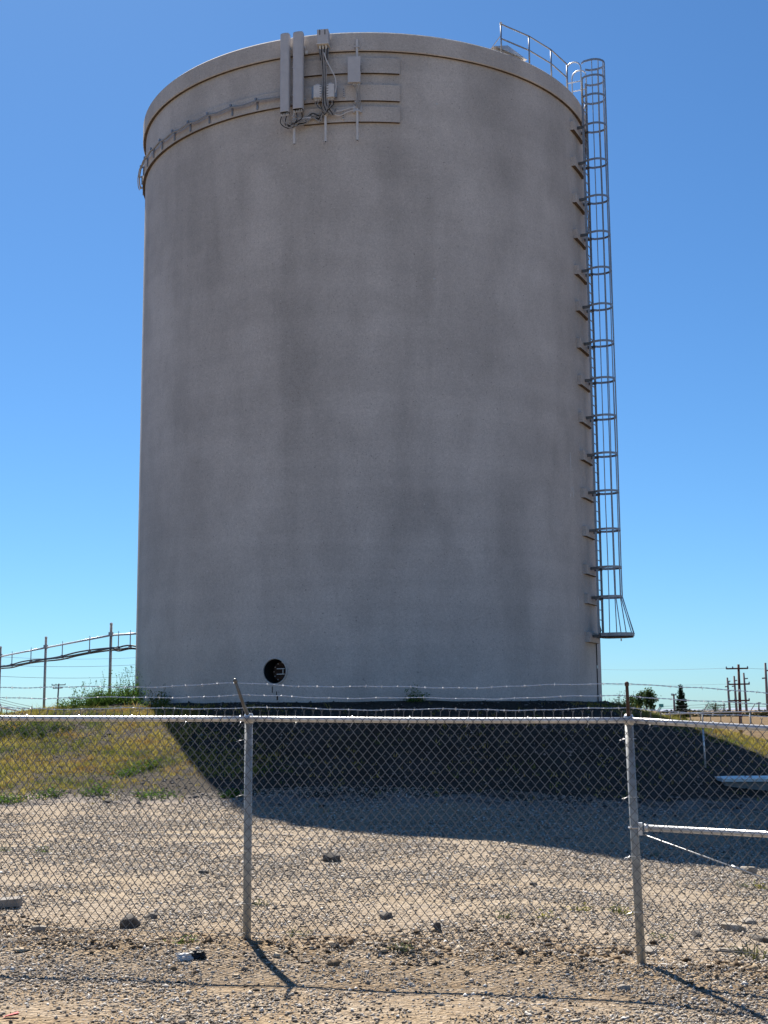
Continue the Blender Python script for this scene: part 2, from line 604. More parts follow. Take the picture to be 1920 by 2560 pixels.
# shell with the recessed access opening cut out
sh = bmesh.new()
seg = 288
rings = []
for r, z in ((0, ZB), (TR, ZB), (TR, 2.2), (TR, 3.0), (TR, 6.0), (TR, 10.), (TR, 14.), (TR, 18.0), (TR, 21.3), (0, 21.3)):
    if r == 0:
        rings.append([sh.verts.new((TX, TY, z))])
    else:
        rings.append([sh.verts.new(tp(i * 360 / seg, r, z)) for i in range(seg)])
for a, b in zip(rings[:-1], rings[1:]):
    for i in range(seg):
        j = (i + 1) % seg
        if len(a) == 1: sh.faces.new((a[0], b[j], b[i]))
        elif len(b) == 1: sh.faces.new((a[i], a[j], b[0]))
        else: sh.faces.new((a[i], a[j], b[j], b[i]))
bmesh.ops.recalc_face_normals(sh, faces=sh.faces)
shell_me = bpy.data.meshes.new('shell')
sh.to_mesh(shell_me)
sh.free()
MH, MZ, MR = -19.36, 2.95, .335
tv, ov = tframe(MH)
cut = MB()
a = np.linspace(0, 2 * math.pi, 49)[:-1]
ci, co_ = tp(MH, TR - .75, MZ), tp(MH, TR + .4, MZ)
Vc = [ci + MR * (math.cos(t) * tv + math.sin(t) * np.array([0, 0, 1])) for t in a] + [co_ + MR * (math.cos(t) * tv + math.sin(t) * np.array([0, 0, 1])) for t in a]
k = len(a)
cut.add(Vc, [tuple(range(k)), tuple(range(k, 2 * k))[::-1]] + [(i, k + i, k + (i + 1) % k, (i + 1) % k) for i in range(k)])
cme = bpy.data.meshes.new('cut')
cme.from_pydata(np.concatenate(cut.v).tolist(), [], cut.f)
cbm = bmesh.new(); cbm.from_mesh(cme); bmesh.ops.recalc_face_normals(cbm, faces=cbm.faces); cbm.to_mesh(cme); cbm.free()
tmp_s = bpy.data.objects.new('tmp_s', shell_me); tmp_c = bpy.data.objects.new('tmp_c', cme)
COL.objects.link(tmp_s); COL.objects.link(tmp_c)
bo = tmp_s.modifiers.new('b', 'BOOLEAN'); bo.operation = 'DIFFERENCE'; bo.object = tmp_c; bo.solver = 'EXACT'
bpy.context.view_layer.update()
res = bpy.data.meshes.new_from_object(tmp_s.evaluated_get(bpy.context.evaluated_depsgraph_get()))
bpy.data.objects.remove(tmp_s); bpy.data.objects.remove(tmp_c)
res.name = 'shell'
res.materials.clear(); res.materials.append(M['tank'])
for pl in res.polygons:
    c = pl.center
    pl.use_smooth = abs(math.hypot(c.x - TX, c.y - TY) - TR) < .02 and len(pl.vertices) == 4
wall_o = link('wall', res, tank)
res.set_sharp_from_angle(angle=R(30))

RR = 7.648
mb = MB(); mb.add(*lathe([(TR - .02, ZR), (RR - .02, ZR - .004), (RR, ZR + .02), (RR, ZT - .05), (RR - .05, ZT), (RR - .35, ZT), (RR - .36, ZT - .2)]))
rim = mb.build('rim_band', M['tank'], tank, False, M['underbrown'])
mb = MB(); mb.add(*lathe([(RR - .34, ZT - .14), (5, ZT + .02), (2.5, ZT + .12), (.05, ZT + .16)]))
roof = mb.build('roof', M['tank'], tank, True)


def band(z0, z1, a0, a1, th=.095, name='mounting_band'):
    seg = max(24, int(abs(a1 - a0) * 1.0))
    m = MB(); m.add(*lathe([(TR - .05, z0), (TR + th, z0 - .002), (TR + th, z1 - .02), (TR + th - .03, z1), (TR - .05, z1 + .01)], seg, a0, a1))
    return m.build(name, M['tank'], tank, False, M['underbrown'])


band(20.211, 20.697, -13.5, 8.2)
band(19.361, 19.867, -110, 8.2)
band(18.708, 19.197, -13.0, 8.15)

# opening: collar ring, inner cover, hand wheel, hinge bars
mh = MB()
zz = np.array([0, 0, 1.])
mh.tube([tp(MH, TR + .012, MZ) + (MR + .02) * (math.cos(t) * tv + math.sin(t) * zz) for t in a], .022, 6, True)
collar = mh.build('access_opening', M['tank'], tank, True)
mh = MB()
V = [tp(MH, TR - .74, MZ) + (MR - .006) * (math.cos(t) * tv + math.sin(t) * zz) for t in a] + [tp(MH, TR - .012, MZ) + (MR - .006) * (math.cos(t) * tv + math.sin(t) * zz) for t in a]
mh.add(V, [tuple(range(k))] + [(i, (i + 1) % k, k + (i + 1) % k, k + i) for i in range(k)])
mh.build('shade_liner', M['dark'], collar)  # near-black liner added to paint the shade inside the opening
mh = MB()
cc = tp(MH, TR - .52, MZ, .03)
for rad, d in ((.29, 0), (.2, .06)):
    V = [cc + ov * d + rad * (math.cos(t) * tv + math.sin(t) * zz) for t in a] + [cc + ov * (d + .05) + rad * (math.cos(t) * tv + math.sin(t) * zz) for t in a]
    mh.add(V, [tuple(range(k))[::-1], tuple(range(k, 2 * k))] + [(i, (i + 1) % k, k + (i + 1) % k, k + i) for i in range(k)])
mh.build('hatch_cover', M['rust'], collar)
mh = MB()
for t in np.linspace(0, 2 * math.pi, 13)[:-1]:
    mb = MB(); bc_ = cc + ov * .06 + .25 * (math.cos(t) * tv + math.sin(t) * zz); mb.bar(bc_, bc_ + ov * .03, .017, 6); mb.build('bolt', M['galv'], collar)
wc = tp(MH, TR - .30, MZ, .06)
mh.tube([wc + .17 * (math.cos(t) * tv + math.sin(t) * zz) for t in a], .014, 6, True)
for t in (.3, 1.57, 3.5):
    mh.bar(wc, wc + .17 * (math.cos(t) * tv + math.sin(t) * zz), .012, 6)
mh.bar(wc - ov * .25, wc, .02, 8)
mh.build('hand_wheel', M['rust'], collar)
mh = MB()
for dz in (.07, -.08):
    mh.bar(tp(MH, TR - .1, MZ + dz, .02), tp(MH, TR - .06, MZ + dz, .27), .013, 6)
mh.bar(tp(MH, TR - .08, MZ + .08, .21), tp(MH, TR - .08, MZ - .09, .21), .011, 6)
mh.build('hinge_bar', M['galv'], collar)
# drips under the opening, patches of sealant on the wall
for ph, z, h, w in ((-19.9, 2.45, .09, .012), (-18.9, 2.35, .05, .012), (-18.75, 2.22, .06, .02)):
    t_, o_ = tframe(ph)
    mb = MB(); mb.box(tp(ph, TR, z), w, h, .006, t_, zz, o_, .008); mb.build('drip_stain', M['dark'], tank)
for ph, z, w, h in ((16.73, 19.425, .035, .03), (15.62, 14.09, .045, .028), (55.4, 9.3, .02, .30), (55.7, 8.45, .02, .10), (56.4, 8.35, .018, .16), (57.3, 5.05, .02, .18), (54.9, 8.25, .03, .05), (56.6, 3.1, .02, .22)):
    t_, o_ = tframe(ph)
    mb = MB()
    q = [(-w, -h * .7), (-w * .3, -h), (w * .6, -h * .8), (w, h * .2), (w * .4, h), (-w * .7, h * .8)]
    V = [tp(ph, TR + .004, z) + t_ * x + zz * y for x, y in q] + [tp(ph, TR + .010, z) + t_ * x * .8 + zz * y * .9 for x, y in q]
    mb.add(V, [tuple(range(6, 12))] + [(i, (i + 1) % 6, 6 + (i + 1) % 6, 6 + i) for i in range(6)])
    mb.build('sealant_patch', M['white'] if w > .03 and h < .04 else M['paintlt'], tank)

# roof hatch behind the railing
hp = 39.5
t_, o_ = tframe(hp)
hb = MB()
hc = tp(hp, 6.5, ZT + .05)
hb.box(hc, .62, .6, .34, t_, o_, zz, .03)
hatch = hb.build('roof_hatch', M['tank'], roof)
hb = MB()
c0 = hc + zz * .345
V = [c0 - t_ * .7 - o_ * .68, c0 + t_ * .7 - o_ * .68, c0 + t_ * .7 + o_ * .68, c0 - t_ * .7 + o_ * .68, c0 - t_ * .15 - o_ * .68 + zz * .2, c0 - t_ * .15 + o_ * .68 + zz * .2]
hb.add(V, [(0, 4, 5, 3), (1, 2, 5, 4), (0, 1, 4), (3, 5, 2), (0, 3, 2, 1)])
hb.build('hatch_lid', M['galv'], roof)

# ------------------------------------------------------------------ caged ladder
LP, LR, LW = 65.4, TR + .31, .23
hoopz = [21.40, 20.42] + [20.42 - 1.19 * k for k in range(1, 13)] + [5.245]
hoopz = [21.405, 20.42, 19.21, 17.99, 16.80, 15.62, 14.43, 13.235, 12.055, 10.865, 9.675, 8.495, 7.31, 6.145, 5.245]
lt, lo = tframe(LP)
ladder = empty('caged_ladder', tp(LP, LR, 4.0), 'tall steel ladder with safety cage up the right side of the tank', 'ladder')
# pads glued to the wall belong to the tank
for z in hoopz[1:] + [4.075]:
    mb = MB(); mb.box(tp(LP, TR + .035, z - .06), .60, .075, .15, lt, lo, zz, .01)
    pad = mb.build('ladder_pad', M['tank'], tank, False, M['underbrown'])
for s in (-1, 1):
    mb = MB(); mb.box(tp(LP, LR, (4.02 + 22.1) / 2, s * LW), .014, .034, (22.1 - 4.02) / 2, lt, lo, zz)
    mb.build('rail', M['steel'], ladder)
proto = None
nr = int((21.6 - 4.2) / .305)
mb = MB(); mb.bar(tp(LP, LR, 0, -LW), tp(LP, LR, 0, LW), .016, 6)
rung0 = mb.build('rung', M['steel'], ladder, True)
for i in range(nr):
    o = rung0 if i == 0 else rung0.copy()
    if i:
        COL.objects.link(o)
    o.location.z = 4.25 + .305 * i
CAGE = .70


def hoop_pts(z, reach=CAGE, half=.36, n=22):
    out = []
    for i in range(n + 1):
        a = math.pi * (i / n) - math.pi / 2
        out.append(tp(LP, LR + reach - half + half * math.cos(a), z, half * math.sin(a)))
    return [tp(LP, LR, z, -LW)] + [tp(LP, LR + .12, z, -half * .93)] + out + [tp(LP, LR + .12, z, half * .93)] + [tp(LP, LR, z, LW)]


def flat_ring(mb, pts, hw, th):
    P = np.array(pts)
    T = np.gradient(P, axis=0); T /= np.linalg.norm(T, axis=1)[:, None]
    N = np.cross(T, zz)
    V = np.concatenate([P - zz * hw - N * th, P - zz * hw + N * th, P + zz * hw + N * th, P + zz * hw - N * th])
    n = len(P); F = []
    for i in range(n - 1):
        for k in range(4):
            l = (k + 1) % 4
            F.append((k * n + i, k * n + i + 1, l * n + i + 1, l * n + i))
    mb.add(V, F)


for z in hoopz + [22.05, 22.58]:
    mb = MB(); flat_ring(mb, hoop_pts(z, CAGE if z < 21.9 else CAGE), .034, .008)
    mb.build('cage_hoop', M['steel'], ladder)
angs = [-84, -50, -17, 17, 50, 84]
for a_ in angs + [0]:
    c_, s_ = math.cos(R(a_)), math.sin(R(a_))
    mb = MB()
    top = tp(LP, LR + CAGE - .36 + .352 * c_, 22.60, .352 * s_)
    mid = tp(LP, LR + CAGE - .36 + .352 * c_, 5.245, .352 * s_)
    fl = .36 + .33 * max(0, c_)
    bot = tp(LP, LR + CAGE - .36 + fl * c_, 4.09, .42 * s_)
    n_ = np.cross(zz, (lt * -s_ + lo * -c_)); n_ /= np.linalg.norm(n_)
    P = [top] + [tp(LP, LR + CAGE - .36 + .352 * c_ + random.uniform(-.012, .012), z, .352 * s_ + random.uniform(-.012, .012)) for z in hoopz[1:-1:2]] + [mid, bot]
    mb.tube(P, .018, 4)
    mb.build('cage_bar', M['steel'], ladder)
# flared bottom gate
mb = MB()
flat_ring(mb, hoop_pts(4.09, CAGE + .31, .46), .05, .01)
gate = mb.build('cage_gate', M['steel'], ladder)
mb = MB()
P = hoop_pts(4.03, CAGE + .29, .44)
V = [p - zz * 0 for p in P] + [p - zz * .03 for p in P]
n = len(P)
mb.add(V, [tuple(range(n)), tuple(range(n, 2 * n))[::-1]] + [(i, n + i, n + (i + 1) % n, (i + 1) % n) for i in range(n)])
mb.build('gate_panel', M['rust'], gate)
mb = MB()
pc = tp(LP, LR + .62, 3.93)
mb.box(pc, .03, .015, .035, lt, lo, zz, .006)
mb.tube([pc + zz * .03 - lt * .018, pc + zz * .08 - lt * .018, pc + zz * .095, pc + zz * .08 + lt * .018, pc + zz * .03 + lt * .018], .006, 6)
mb.build('padlock', M['galv'], gate)
# stand-off brackets
for z in hoopz[1:] + [4.075]:
    for s in (-1, 1):
        mb = MB(); mb.box(tp(LP, (TR + .1 + LR) / 2, z - .02, s * LW), .026, (LR - TR - .1) / 2 + .04, .042, lt, lo, zz, .004)
        mb.build('standoff', M['darksteel'], ladder)
# cover plate at the ladder foot and ground cable
mb = MB(); mb.box(tp(LP, LR - .03, 4.32, -.1), .07, .02, .18, lt, lo, zz, .01)
mb.build('cover_plate', M['rust'], ladder)
for s in (-1, 1):      # walk-through hand rails onto the roof
    P = [tp(LP, LR, 21.2, s * (LW + .06)), tp(LP, LR, 22.35, s * (LW + .08))]
    P += [tp(LP, LR - .24 + .24 * math.cos(t), 22.40 + .24 * math.sin(t), s * (LW + .08)) for t in np.linspace(0, math.pi, 9)]
    P += [tp(LP, LR - .48, 22.0, s * (LW + .08)), tp(LP, LR - .48, ZT - .02, s * (LW + .08))]
    mb = MB(); mb.tube(P, .024, 8, ref=lt); mb.build('grab_rail', M['galv'], ladder, True)
    mb = MB(); mb.bar(tp(LP, LR, 21.95, s * (LW + .08)), tp(LP, LR - .48, 21.95, s * (LW + .08)), .02, 6); mb.build('grab_rail_bar', M['galv'], ladder)
gc = empty('ground_cable', tp(61.5, TR, 2.1), 'thin dark cable running down the wall beside the ladder', 'cable')
P = [tp(61.9 + .25 * math.sin(z * 1.7), TR + .02, z) for z in np.linspace(2.05, 4.0, 14)]
P = [tp(69.6, TR + .02, z) for z in np.linspace(2.05, 3.85, 10)] + [tp(69.0, TR + .12, 4.0), tp(66.5, TR + .27, 4.25)] + [tp(LP, LR - .07, z, .05 + .01 * math.sin(z)) for z in np.linspace(4.5, 20.6, 60)]
mb = MB(); mb.tube(P, .016, 6); mb.build('cable', M['cabledark'], gc, True)
mb = MB(); t2, o2 = tframe(69.6); mb.box(tp(69.6, TR + .02, 3.15), .05, .05, .02, t2, zz, o2, .03); mb.build('clamp_disc', M['galv'], gc)
# slack coax snaking down between the rails near the top
sc_ = empty('looping_cable', tp(LP, LR, 16.5), 'loose grey cable looping between the ladder rails near the top', 'cable')
P = [tp(LP, LR - .04 + .05 * math.sin(z * 3.3), z, .05 + .13 * math.sin(z * 4.1 + 1)) for z in np.linspace(21.3, 16.0, 90)]
mb = MB(); mb.tube(P, .02, 6); mb.build('cable', M['cable'], sc_, True)

# ------------------------------------------------------------------ guard railing on the roof edge
gr = empty('guard_railing', tp(48, 7.45, ZT), 'two-rail pipe guard railing on the tank roof beside the ladder', 'railing')
gphi = [34.0, 43.1, 52.0, 60.8]
HR = .98
for g in gphi:
    mb = MB(); mb.bar(tp(g, 7.5, ZT - .02), tp(g, 7.5, ZT + HR), .026, 8)
    mb.build('post', M['steel'], gr, True)
for z, nm in ((ZT + HR, 'top_rail'), (ZT + HR * .52, 'mid_rail')):
    P = [tp(a, 7.5, z) for a in gphi]
    mb = MB(); mb.tube([P[0]] + [tp(a, 7.5, z) for a in gphi[1:]], .024, 8); mb.build(nm, M['steel'], gr, True)
mb = MB(); mb.bar(tp(gphi[0], 7.5, ZT + .62), tp(gphi[0] - 2.2, 6.85, ZT - .05), .014, 6); mb.build('brace', M['galv'], gr)
mb = MB(); mb.box(tp(gphi[0], 7.5, ZT + HR + .02), .035, .035, .03, bev=.012); mb.build('post_cap', M['whitemetal'], gr)
for z in (ZT + .52, ZT + .05):
    mb = MB(); mb.bar(tp(gphi[-1], 7.5, z + .02), tp(LP, LR - .48, z + .02, -(LW + .08)), .02, 6); mb.build('link_rail', M['steel'], gr)

# ------------------------------------------------------------------ antennas and their gear on the upper wall
def pt(phi, off, z, t=0.0):
    return tp(phi, TR + off, z, t)


def panel(phi, z0, z1, w, label):
    e = empty('panel_antenna', pt(phi, .36, z0), label, 'antenna', 'panel antennas on the upper wall')
    t_, o_ = tframe(phi)
    hw, dp = w / 2, .085
    ring = [(-hw, -dp), (-hw, .02)] + [(-hw * math.cos(a), .02 + .055 * math.sin(a)) for a in np.linspace(.35, math.pi - .35, 9)] + [(hw, .02), (hw, -dp)]
    k = len(ring)
    V, zs = [], [(z0, .97), (z0 + .02, 1), (z1 - .03, 1), (z1, .93)]
    for z, s in zs:
        V += [pt(phi, .36, z) + t_ * x * s + o_ * y * s for x, y in ring]
    F = [tuple(range(k))[::-1], tuple(range((len(zs) - 1) * k, len(zs) * k))]
    for q in range(len(zs) - 1):
        F += [(q * k + i, q * k + (i + 1) % k, (q + 1) * k + (i + 1) % k, (q + 1) * k + i) for i in range(k)]
    m = MB(); m.add(V, F); m.build('radome', M['paint'], e)
    m = MB(); m.box(pt(phi, .34, z0 - .008), hw * .92, .07, .008, t_, o_, zz, .02); m.build('end_cap', M['dark'], e)
    for q in np.linspace(-.75, .75, 5):
        m = MB(); m.bar(pt(phi, .35 + .02 * (q > 0), z0 - .01, hw * q), pt(phi, .35, z0 - .11, hw * q), .014, 8); m.build('connector', M['paintlt'], e, True)
    for z in (z0 + .35, z1 - .42):
        m = MB(); m.box(pt(phi, .22, z), .05, .06, .06, t_, o_, zz, .01); m.box(pt(phi, .22, z), hw * 1.15, .02, .03, t_, o_, zz, .005); m.build('clamp', M['galv'], e)
    return e


panel(-16.6, 19.03, 21.46, .275, 'left one of the two tall grey panel antennas on the tank')
panel(-13.65, 19.08, 21.45, .305, 'right one of the two tall grey panel antennas on the tank')
m = MB(); m.box(pt(-12.3, .13, 20.92), .04, .03, .05, *tframe(-12.3), zz, .006)
small_b = m.build('mount_bracket', M['whitemetal'])
tag(small_b, 'small pale bracket just right of the panel antennas', 'bracket')


def mast(phi, z0, z1, label, cl):
    e = empty('antenna_mast', pt(phi, .2, z0), label, 'mast', 'pipe masts on the upper wall')
    t_, o_ = tframe(phi)
    rr_ = .036
    m = MB(); m.tube([pt(phi, .2, z0), pt(phi, .2, z1)], rr_, 14, cap=False); m.build('pipe', M['paintlt'], e, True)
    m = MB(); m.tube([pt(phi, .2, z0 + .004), pt(phi, .2, z0 + .03)], rr_ * .8, 14); m.build('pipe_end', M['dark'], e)
    if z1 > 21: 
        m = MB(); m.tube([pt(phi, .2, z1), pt(phi, .2, z1 + .03)], [rr_, .008], 14); m.build('pipe_cap', M['paint'], e, True)
    for z in cl:
        m = MB(); m.box(pt(phi, .13, z), .035, .09, .04, t_, o_, zz, .006); m.box(pt(phi, .2, z), .075, .045, .022, t_, o_, zz, .008); m.build('wall_clamp', M['paint'], e)
    return e


mast(-14.85, 18.10, 21.25, 'leftmost pipe mast, behind the two panel antennas', (20.45, 19.6, 18.95))
mast(-7.95, 18.08, 21.2, 'middle pipe mast hanging below the radio units', (20.45, 19.62, 18.92))
mast(-1.12, 18.09, 21.19, 'rightmost pipe mast, holding the flat equipment box', (20.95, 19.25, 18.98))

# top box with connector skirt
e = empty('box_antenna', pt(-8.2, .3, 20.9), 'boxy grey radio with slotted front at the tank rim', 'radio')
t_, o_ = tframe(-8.2)
m = MB(); m.box(pt(-8.2, .34, 21.19), .165, .14, .215, t_, o_, zz, .015); m.build('housing', M['paint'], e)
for s in (-.08, .07):
    m = MB(); m.box(pt(-8.2, .484, 21.315, s), .011, .004, .075, t_, o_, zz); m.build('slot', M['dark'], e)
m = MB(); m.box(pt(-8.2, .34, 20.965), .18, .155, .016, t_, o_, zz, .015); m.build('skirt', M['paintlt'], e)
for s in (-.09, 0, .09):
    m = MB(); m.tube([pt(-8.2, .40, 20.95, s), pt(-8.2, .39, 20.89, s), pt(-8.2, .36, 20.82, s * .8)], [.03, .028, .018], 10); m.build('connector', M['paintlt'], e, True)
m = MB(); m.box(pt(-8.2, .27, 20.75), .11, .07, .17, t_, o_, zz, .02); m.build('mount_arm', M['rust'], e)
for s in (-.135, .135):
    m = MB(); m.bar(pt(-8.2, .3, 20.94, s), pt(-8.2, .24, 20.6, s * .8), .013, 6); m.build('strut', M['steel'], e)

# flat equipment box on the right mast
e = empty('equipment_box', pt(-1.6, .3, 19.76), 'flat pale grey rectangular box on the rightmost mast', 'equipment box')
t_, o_ = tframe(-4.5)
bc = pt(-1.68, .36, 20.16)
m = MB(); m.box(bc, .185, .055, .395, t_, o_, zz, .012); m.build('cover', M['paint'], e)
m = MB(); m.box(bc - o_ * .085 + t_ * .02, .15, .03, .36, t_, o_, zz, .01); m.build('chassis', M['steel'], e)
m = MB(); m.box(bc + t_ * .192 - o_ * .03 + zz * .05, .008, .02, .09, t_, o_, zz); m.build('handle', M['dark'], e)
for s in (-.03, .02, .08, .14):
    m = MB(); m.bar(bc - zz * .39 + t_ * s - o_ * .03, bc - zz * .48 + t_ * s - o_ * .03, .015, 8); m.build('connector', M['paintlt'], e, True)


def rru(phi, z0, z1, w, label, turn):
    e = empty('radio_unit', pt(phi, .3, z0), label, 'radio unit', 'radio units on the middle mast')
    t_, o_ = tframe(phi + turn)
    c = pt(phi, .33, (z0 + z1) / 2)
    h = (z1 - z0) / 2
    m = MB(); m.box(c, w / 2, .07, h, t_, o_, zz, .02); m.build('body', M['paintlt'], e)
    m = MB(); m.box(c - o_ * .06 - t_ * .07 * (1 if turn > 0 else -1) - zz * .0, w / 2 * .9, .05, h * .92, t_, o_, zz, .01); m.build('heat_sink', M['steel'], e)
    m = MB(); m.box(c + zz * (h + .02), w / 4, .05, .03, t_, o_, zz, .01); m.tube([c + zz * (h + .04), c + zz * (h + .10)], [.014, .004], 8); m.build('top_lug', M['paint'], e)
    sx = 1 if turn > 0 else -1
    for q in range(5):
        m = MB(); m.box(c + o_ * .071 + t_ * (w / 2 - .035) * sx + zz * (h * .8 - q * h * .4), .026, .004, .008, t_, o_, zz); m.build('vent_slot', M['dark'], e)
    for s in np.linspace(-.6, .6, 4):
        m = MB(); m.bar(c - zz * h + t_ * s * w / 2, c - zz * (h + .08) + t_ * s * w / 2, .014, 8); m.build('connector', M['paintlt'], e, True)


rru(-9.45, 19.36, 19.73, .24, 'left one of the two finned radio units on the middle mast', 10)
rru(-6.65, 19.35, 19.74, .225, 'right one of the two finned radio units on the middle mast', -8)

# strut channels on the bands
for ph, z0, z1, lb in ((-4.02, 19.45, 19.74, 'upper short slotted strut channel between the masts'), (-4.2, 18.77, 19.07, 'lower short slotted strut channel between the masts')):
    e = empty('strut_channel', pt(ph, .1, z0), lb, 'bracket', 'strut channels')
    t_, o_ = tframe(ph)
    m = MB(); m.box(pt(ph, .115, (z0 + z1) / 2), .03, .022, (z1 - z0) / 2, t_, o_, zz, .004); m.build('channel', M['paint'], e)
    for q in np.linspace(z0 + .05, z1 - .05, 4):
        m = MB(); m.box(pt(ph, .138, q), .011, .003, .018, t_, o_, zz); m.build('slot', M['dark'], e)

# cable bundles
cab = empty('jumper_cables', pt(-15, .35, 18.8), 'tangle of grey cables looping under the panel antennas', 'cables')
for j in range(10):
    left = j < 5
    ph = -16.6 if left else -13.65
    q = np.linspace(-.75, .75, 5)[j % 5] * .14
    z0 = 18.93 if left else 18.98
    dz = random.uniform(.22, .36)
    P = [pt(ph, .35, z0, q), pt(ph, .36, z0 - dz * .6, q + random.uniform(-.03, .03)), pt(-15.4 + random.uniform(-1, 1), .33, z0 - dz - random.uniform(0, .1)), pt(-14 + random.uniform(-.6, .8), .28, z0 - dz * .9), pt(-12.4 + random.uniform(-.4, .3), .22, 18.74 + random.uniform(-.07, .1)), pt(-10.8, .2, 18.95 + random.uniform(-.12, .05)), pt(-9.2 + random.uniform(-.3, .5), .2, 18.85 + random.uniform(-.15, .1)), pt(-8.4, .24, 18.98)]
    m = MB(); m.tube(spline(P, 7), .0135, 6); m.build('cable', M['cable'] if j % 3 else M['cabledark'], cab, True)
m = MB(); m.box(pt(-13.2, .2, 18.85), .28, .025, .025, *tframe(-13.2), zz, .006); m.build('support_bar', M['paint'], cab)
cab = empty('feeder_cables', pt(-8, .3, 19.0), 'grey cables running down the middle mast between the radio units', 'cables')
for j in range(7):
    s = (j - 3) * .028
    P = [pt(-8.2, .38, 20.84, s), pt(-8.1, .34, 20.4, s * .8 + random.uniform(-.02, .02)), pt(-8.0, .3, 19.9, s * .6), pt(-7.95, .30, 19.5, s * .7), pt(-7.9, .31, 19.15, s + .02), pt(-7.4 + j * .05, .29, 18.93, s + .06), pt(-6.5 + .06 * j, .26, 18.86 + random.uniform(-.03, .05)), pt(-5.6, .22, 18.98 + random.uniform(0, .1))]
    m = MB(); m.tube(spline(P, 7), .014, 6); m.build('cable', M['cable'] if j % 3 != 1 else M['cabledark'], cab, True)
m = MB(); m.tube(spline([pt(-8.0, .4, 20.72), pt(-7.5, .38, 20.5), pt(-6.5, .36, 20.2), pt(-5.7, .36, 19.95), pt(-5.5, .35, 19.7), pt(-5.7, .33, 19.5)], 8), .017, 8); m.build('cable', M['paintlt'], cab, True)
for j in range(8):
    ph = -9.45 if j < 4 else -6.65
    s = ((j % 4) - 1.5) * .045
    P = [pt(ph, .33, 19.28, s), pt(ph, .34, 19.15, s + random.uniform(-.02, .02)), pt((ph - 8) / 2, .33, 19.02 + random.uniform(-.05, .05), random.uniform(-.04, .04)), pt(-8, .28, 18.9 + random.uniform(-.05, .05))]
    m = MB(); m.tube(spline(P, 6), .012, 6); m.build('cable', M['cabledark'] if j % 2 else M['cable'], cab, True)
cab = empty('link_cables', pt(-4, .2, 18.9), 'two pale cables sagging across to the rightmost mast', 'cables')
for z, sag in ((19.08, .08), (19.0, .14)):
    P = [pt(-6.4, .25, z - .1), pt(-4.9, .2, z - sag), pt(-3.4, .18, z - sag * .3), pt(-1.4, .18, z + .04)]
    m = MB(); m.tube(spline(P, 8), .016, 8); m.build('cable', M['paintlt'], cab, True)
cab = empty('box_cables', pt(-1.1, .3, 19.3), 'short cables dropping from the flat equipment box along its mast', 'cables')
for s in (-.03, .02, .08, .14):
    P = [bc - zz * .46 + t_ * s * 0 + tframe(-4.5)[0] * s, pt(-1.1, .3, 19.5, s * .5), pt(-1.1, .27, 19.2, s * .7), pt(-1.2, .2, 18.98, s * .5)]
    m = MB(); m.tube(spline(P, 6), .011, 6); m.build('cable', M['cable'], cab, True)
m = MB(); m.box(pt(-1.1, .14, 19.05), .13, .05, .1, *tframe(-1.1), zz, .01); m.build('junction_plate', M['paint'], cab)

# conduit round the left side of the band with stand-off brackets
run = empty('cable_run', pt(-40, .2, 19.5), 'grey cable clipped along brackets round the left of the tank', 'cable run')
bph = [-23.95, -30.55, -37.3, -43.75, -50.1, -56.25, -61.9, -67.4, -73.0, -79, -86]
P = []
for i in range(len(bph)):
    P.append(pt(bph[i], .20, 19.63))
    if i < len(bph) - 1:
        P.append(pt((bph[i] + bph[i + 1]) / 2, .20, 19.59))
P = [pt(-17.5, .18, 19.62), pt(-20.5, .2, 19.62)] + P
for off, dz, r_ in ((0, 0, .026), (.05, -.045, .016)):
    t0 = [p + np.array([0, 0, dz]) + off * (p - np.array([TX, TY, p[2]])) / np.linalg.norm((p - np.array([TX, TY, p[2]]))) for p in P]
    m = MB(); m.tube(spline(t0, 6), r_, 8, ref=zz); m.build('cable', M['cable'], run, True)
for ph in bph:
    t_, o_ = tframe(ph)
    m = MB(); m.box(pt(ph, .115, 19.55), .026, .02, .15, t_, o_, zz, .004)
    m.box(pt(ph, .17, 19.66), .02, .07, .02, t_, o_, zz, .004); m.box(pt(ph, .21, 19.69), .035, .03, .03, t_, o_, zz, .008)
    m.build('standoff_bracket', M['steel'], run)

# ------------------------------------------------------------------ near chain-link fence
FK = .2
FD = np.array([1, -FK, 0]) / math.hypot(1, FK)        # along the fence, to the right
FN = np.array([-FK, -1, 0]) / math.hypot(1, FK)       # towards the camera
F0 = np.array([-1.105, 10.721, 0.0])                   # left post
SP = 3.012                                             # post spacing


def zrail(s):
    return np.interp(s, [-3.012, 0, 3.012, 4.1, 6.02], [1.800, 1.767, 1.738, 1.672, 1.555])


def zbot(s):
    return np.interp(s, [-3.012, 0, 3.012, 4.1, 6.02], [.03, .02, .005, -.05, -.15])


def fp(s, n, z):
    return F0 + FD * s + FN * n + np.array([0, 0, z])


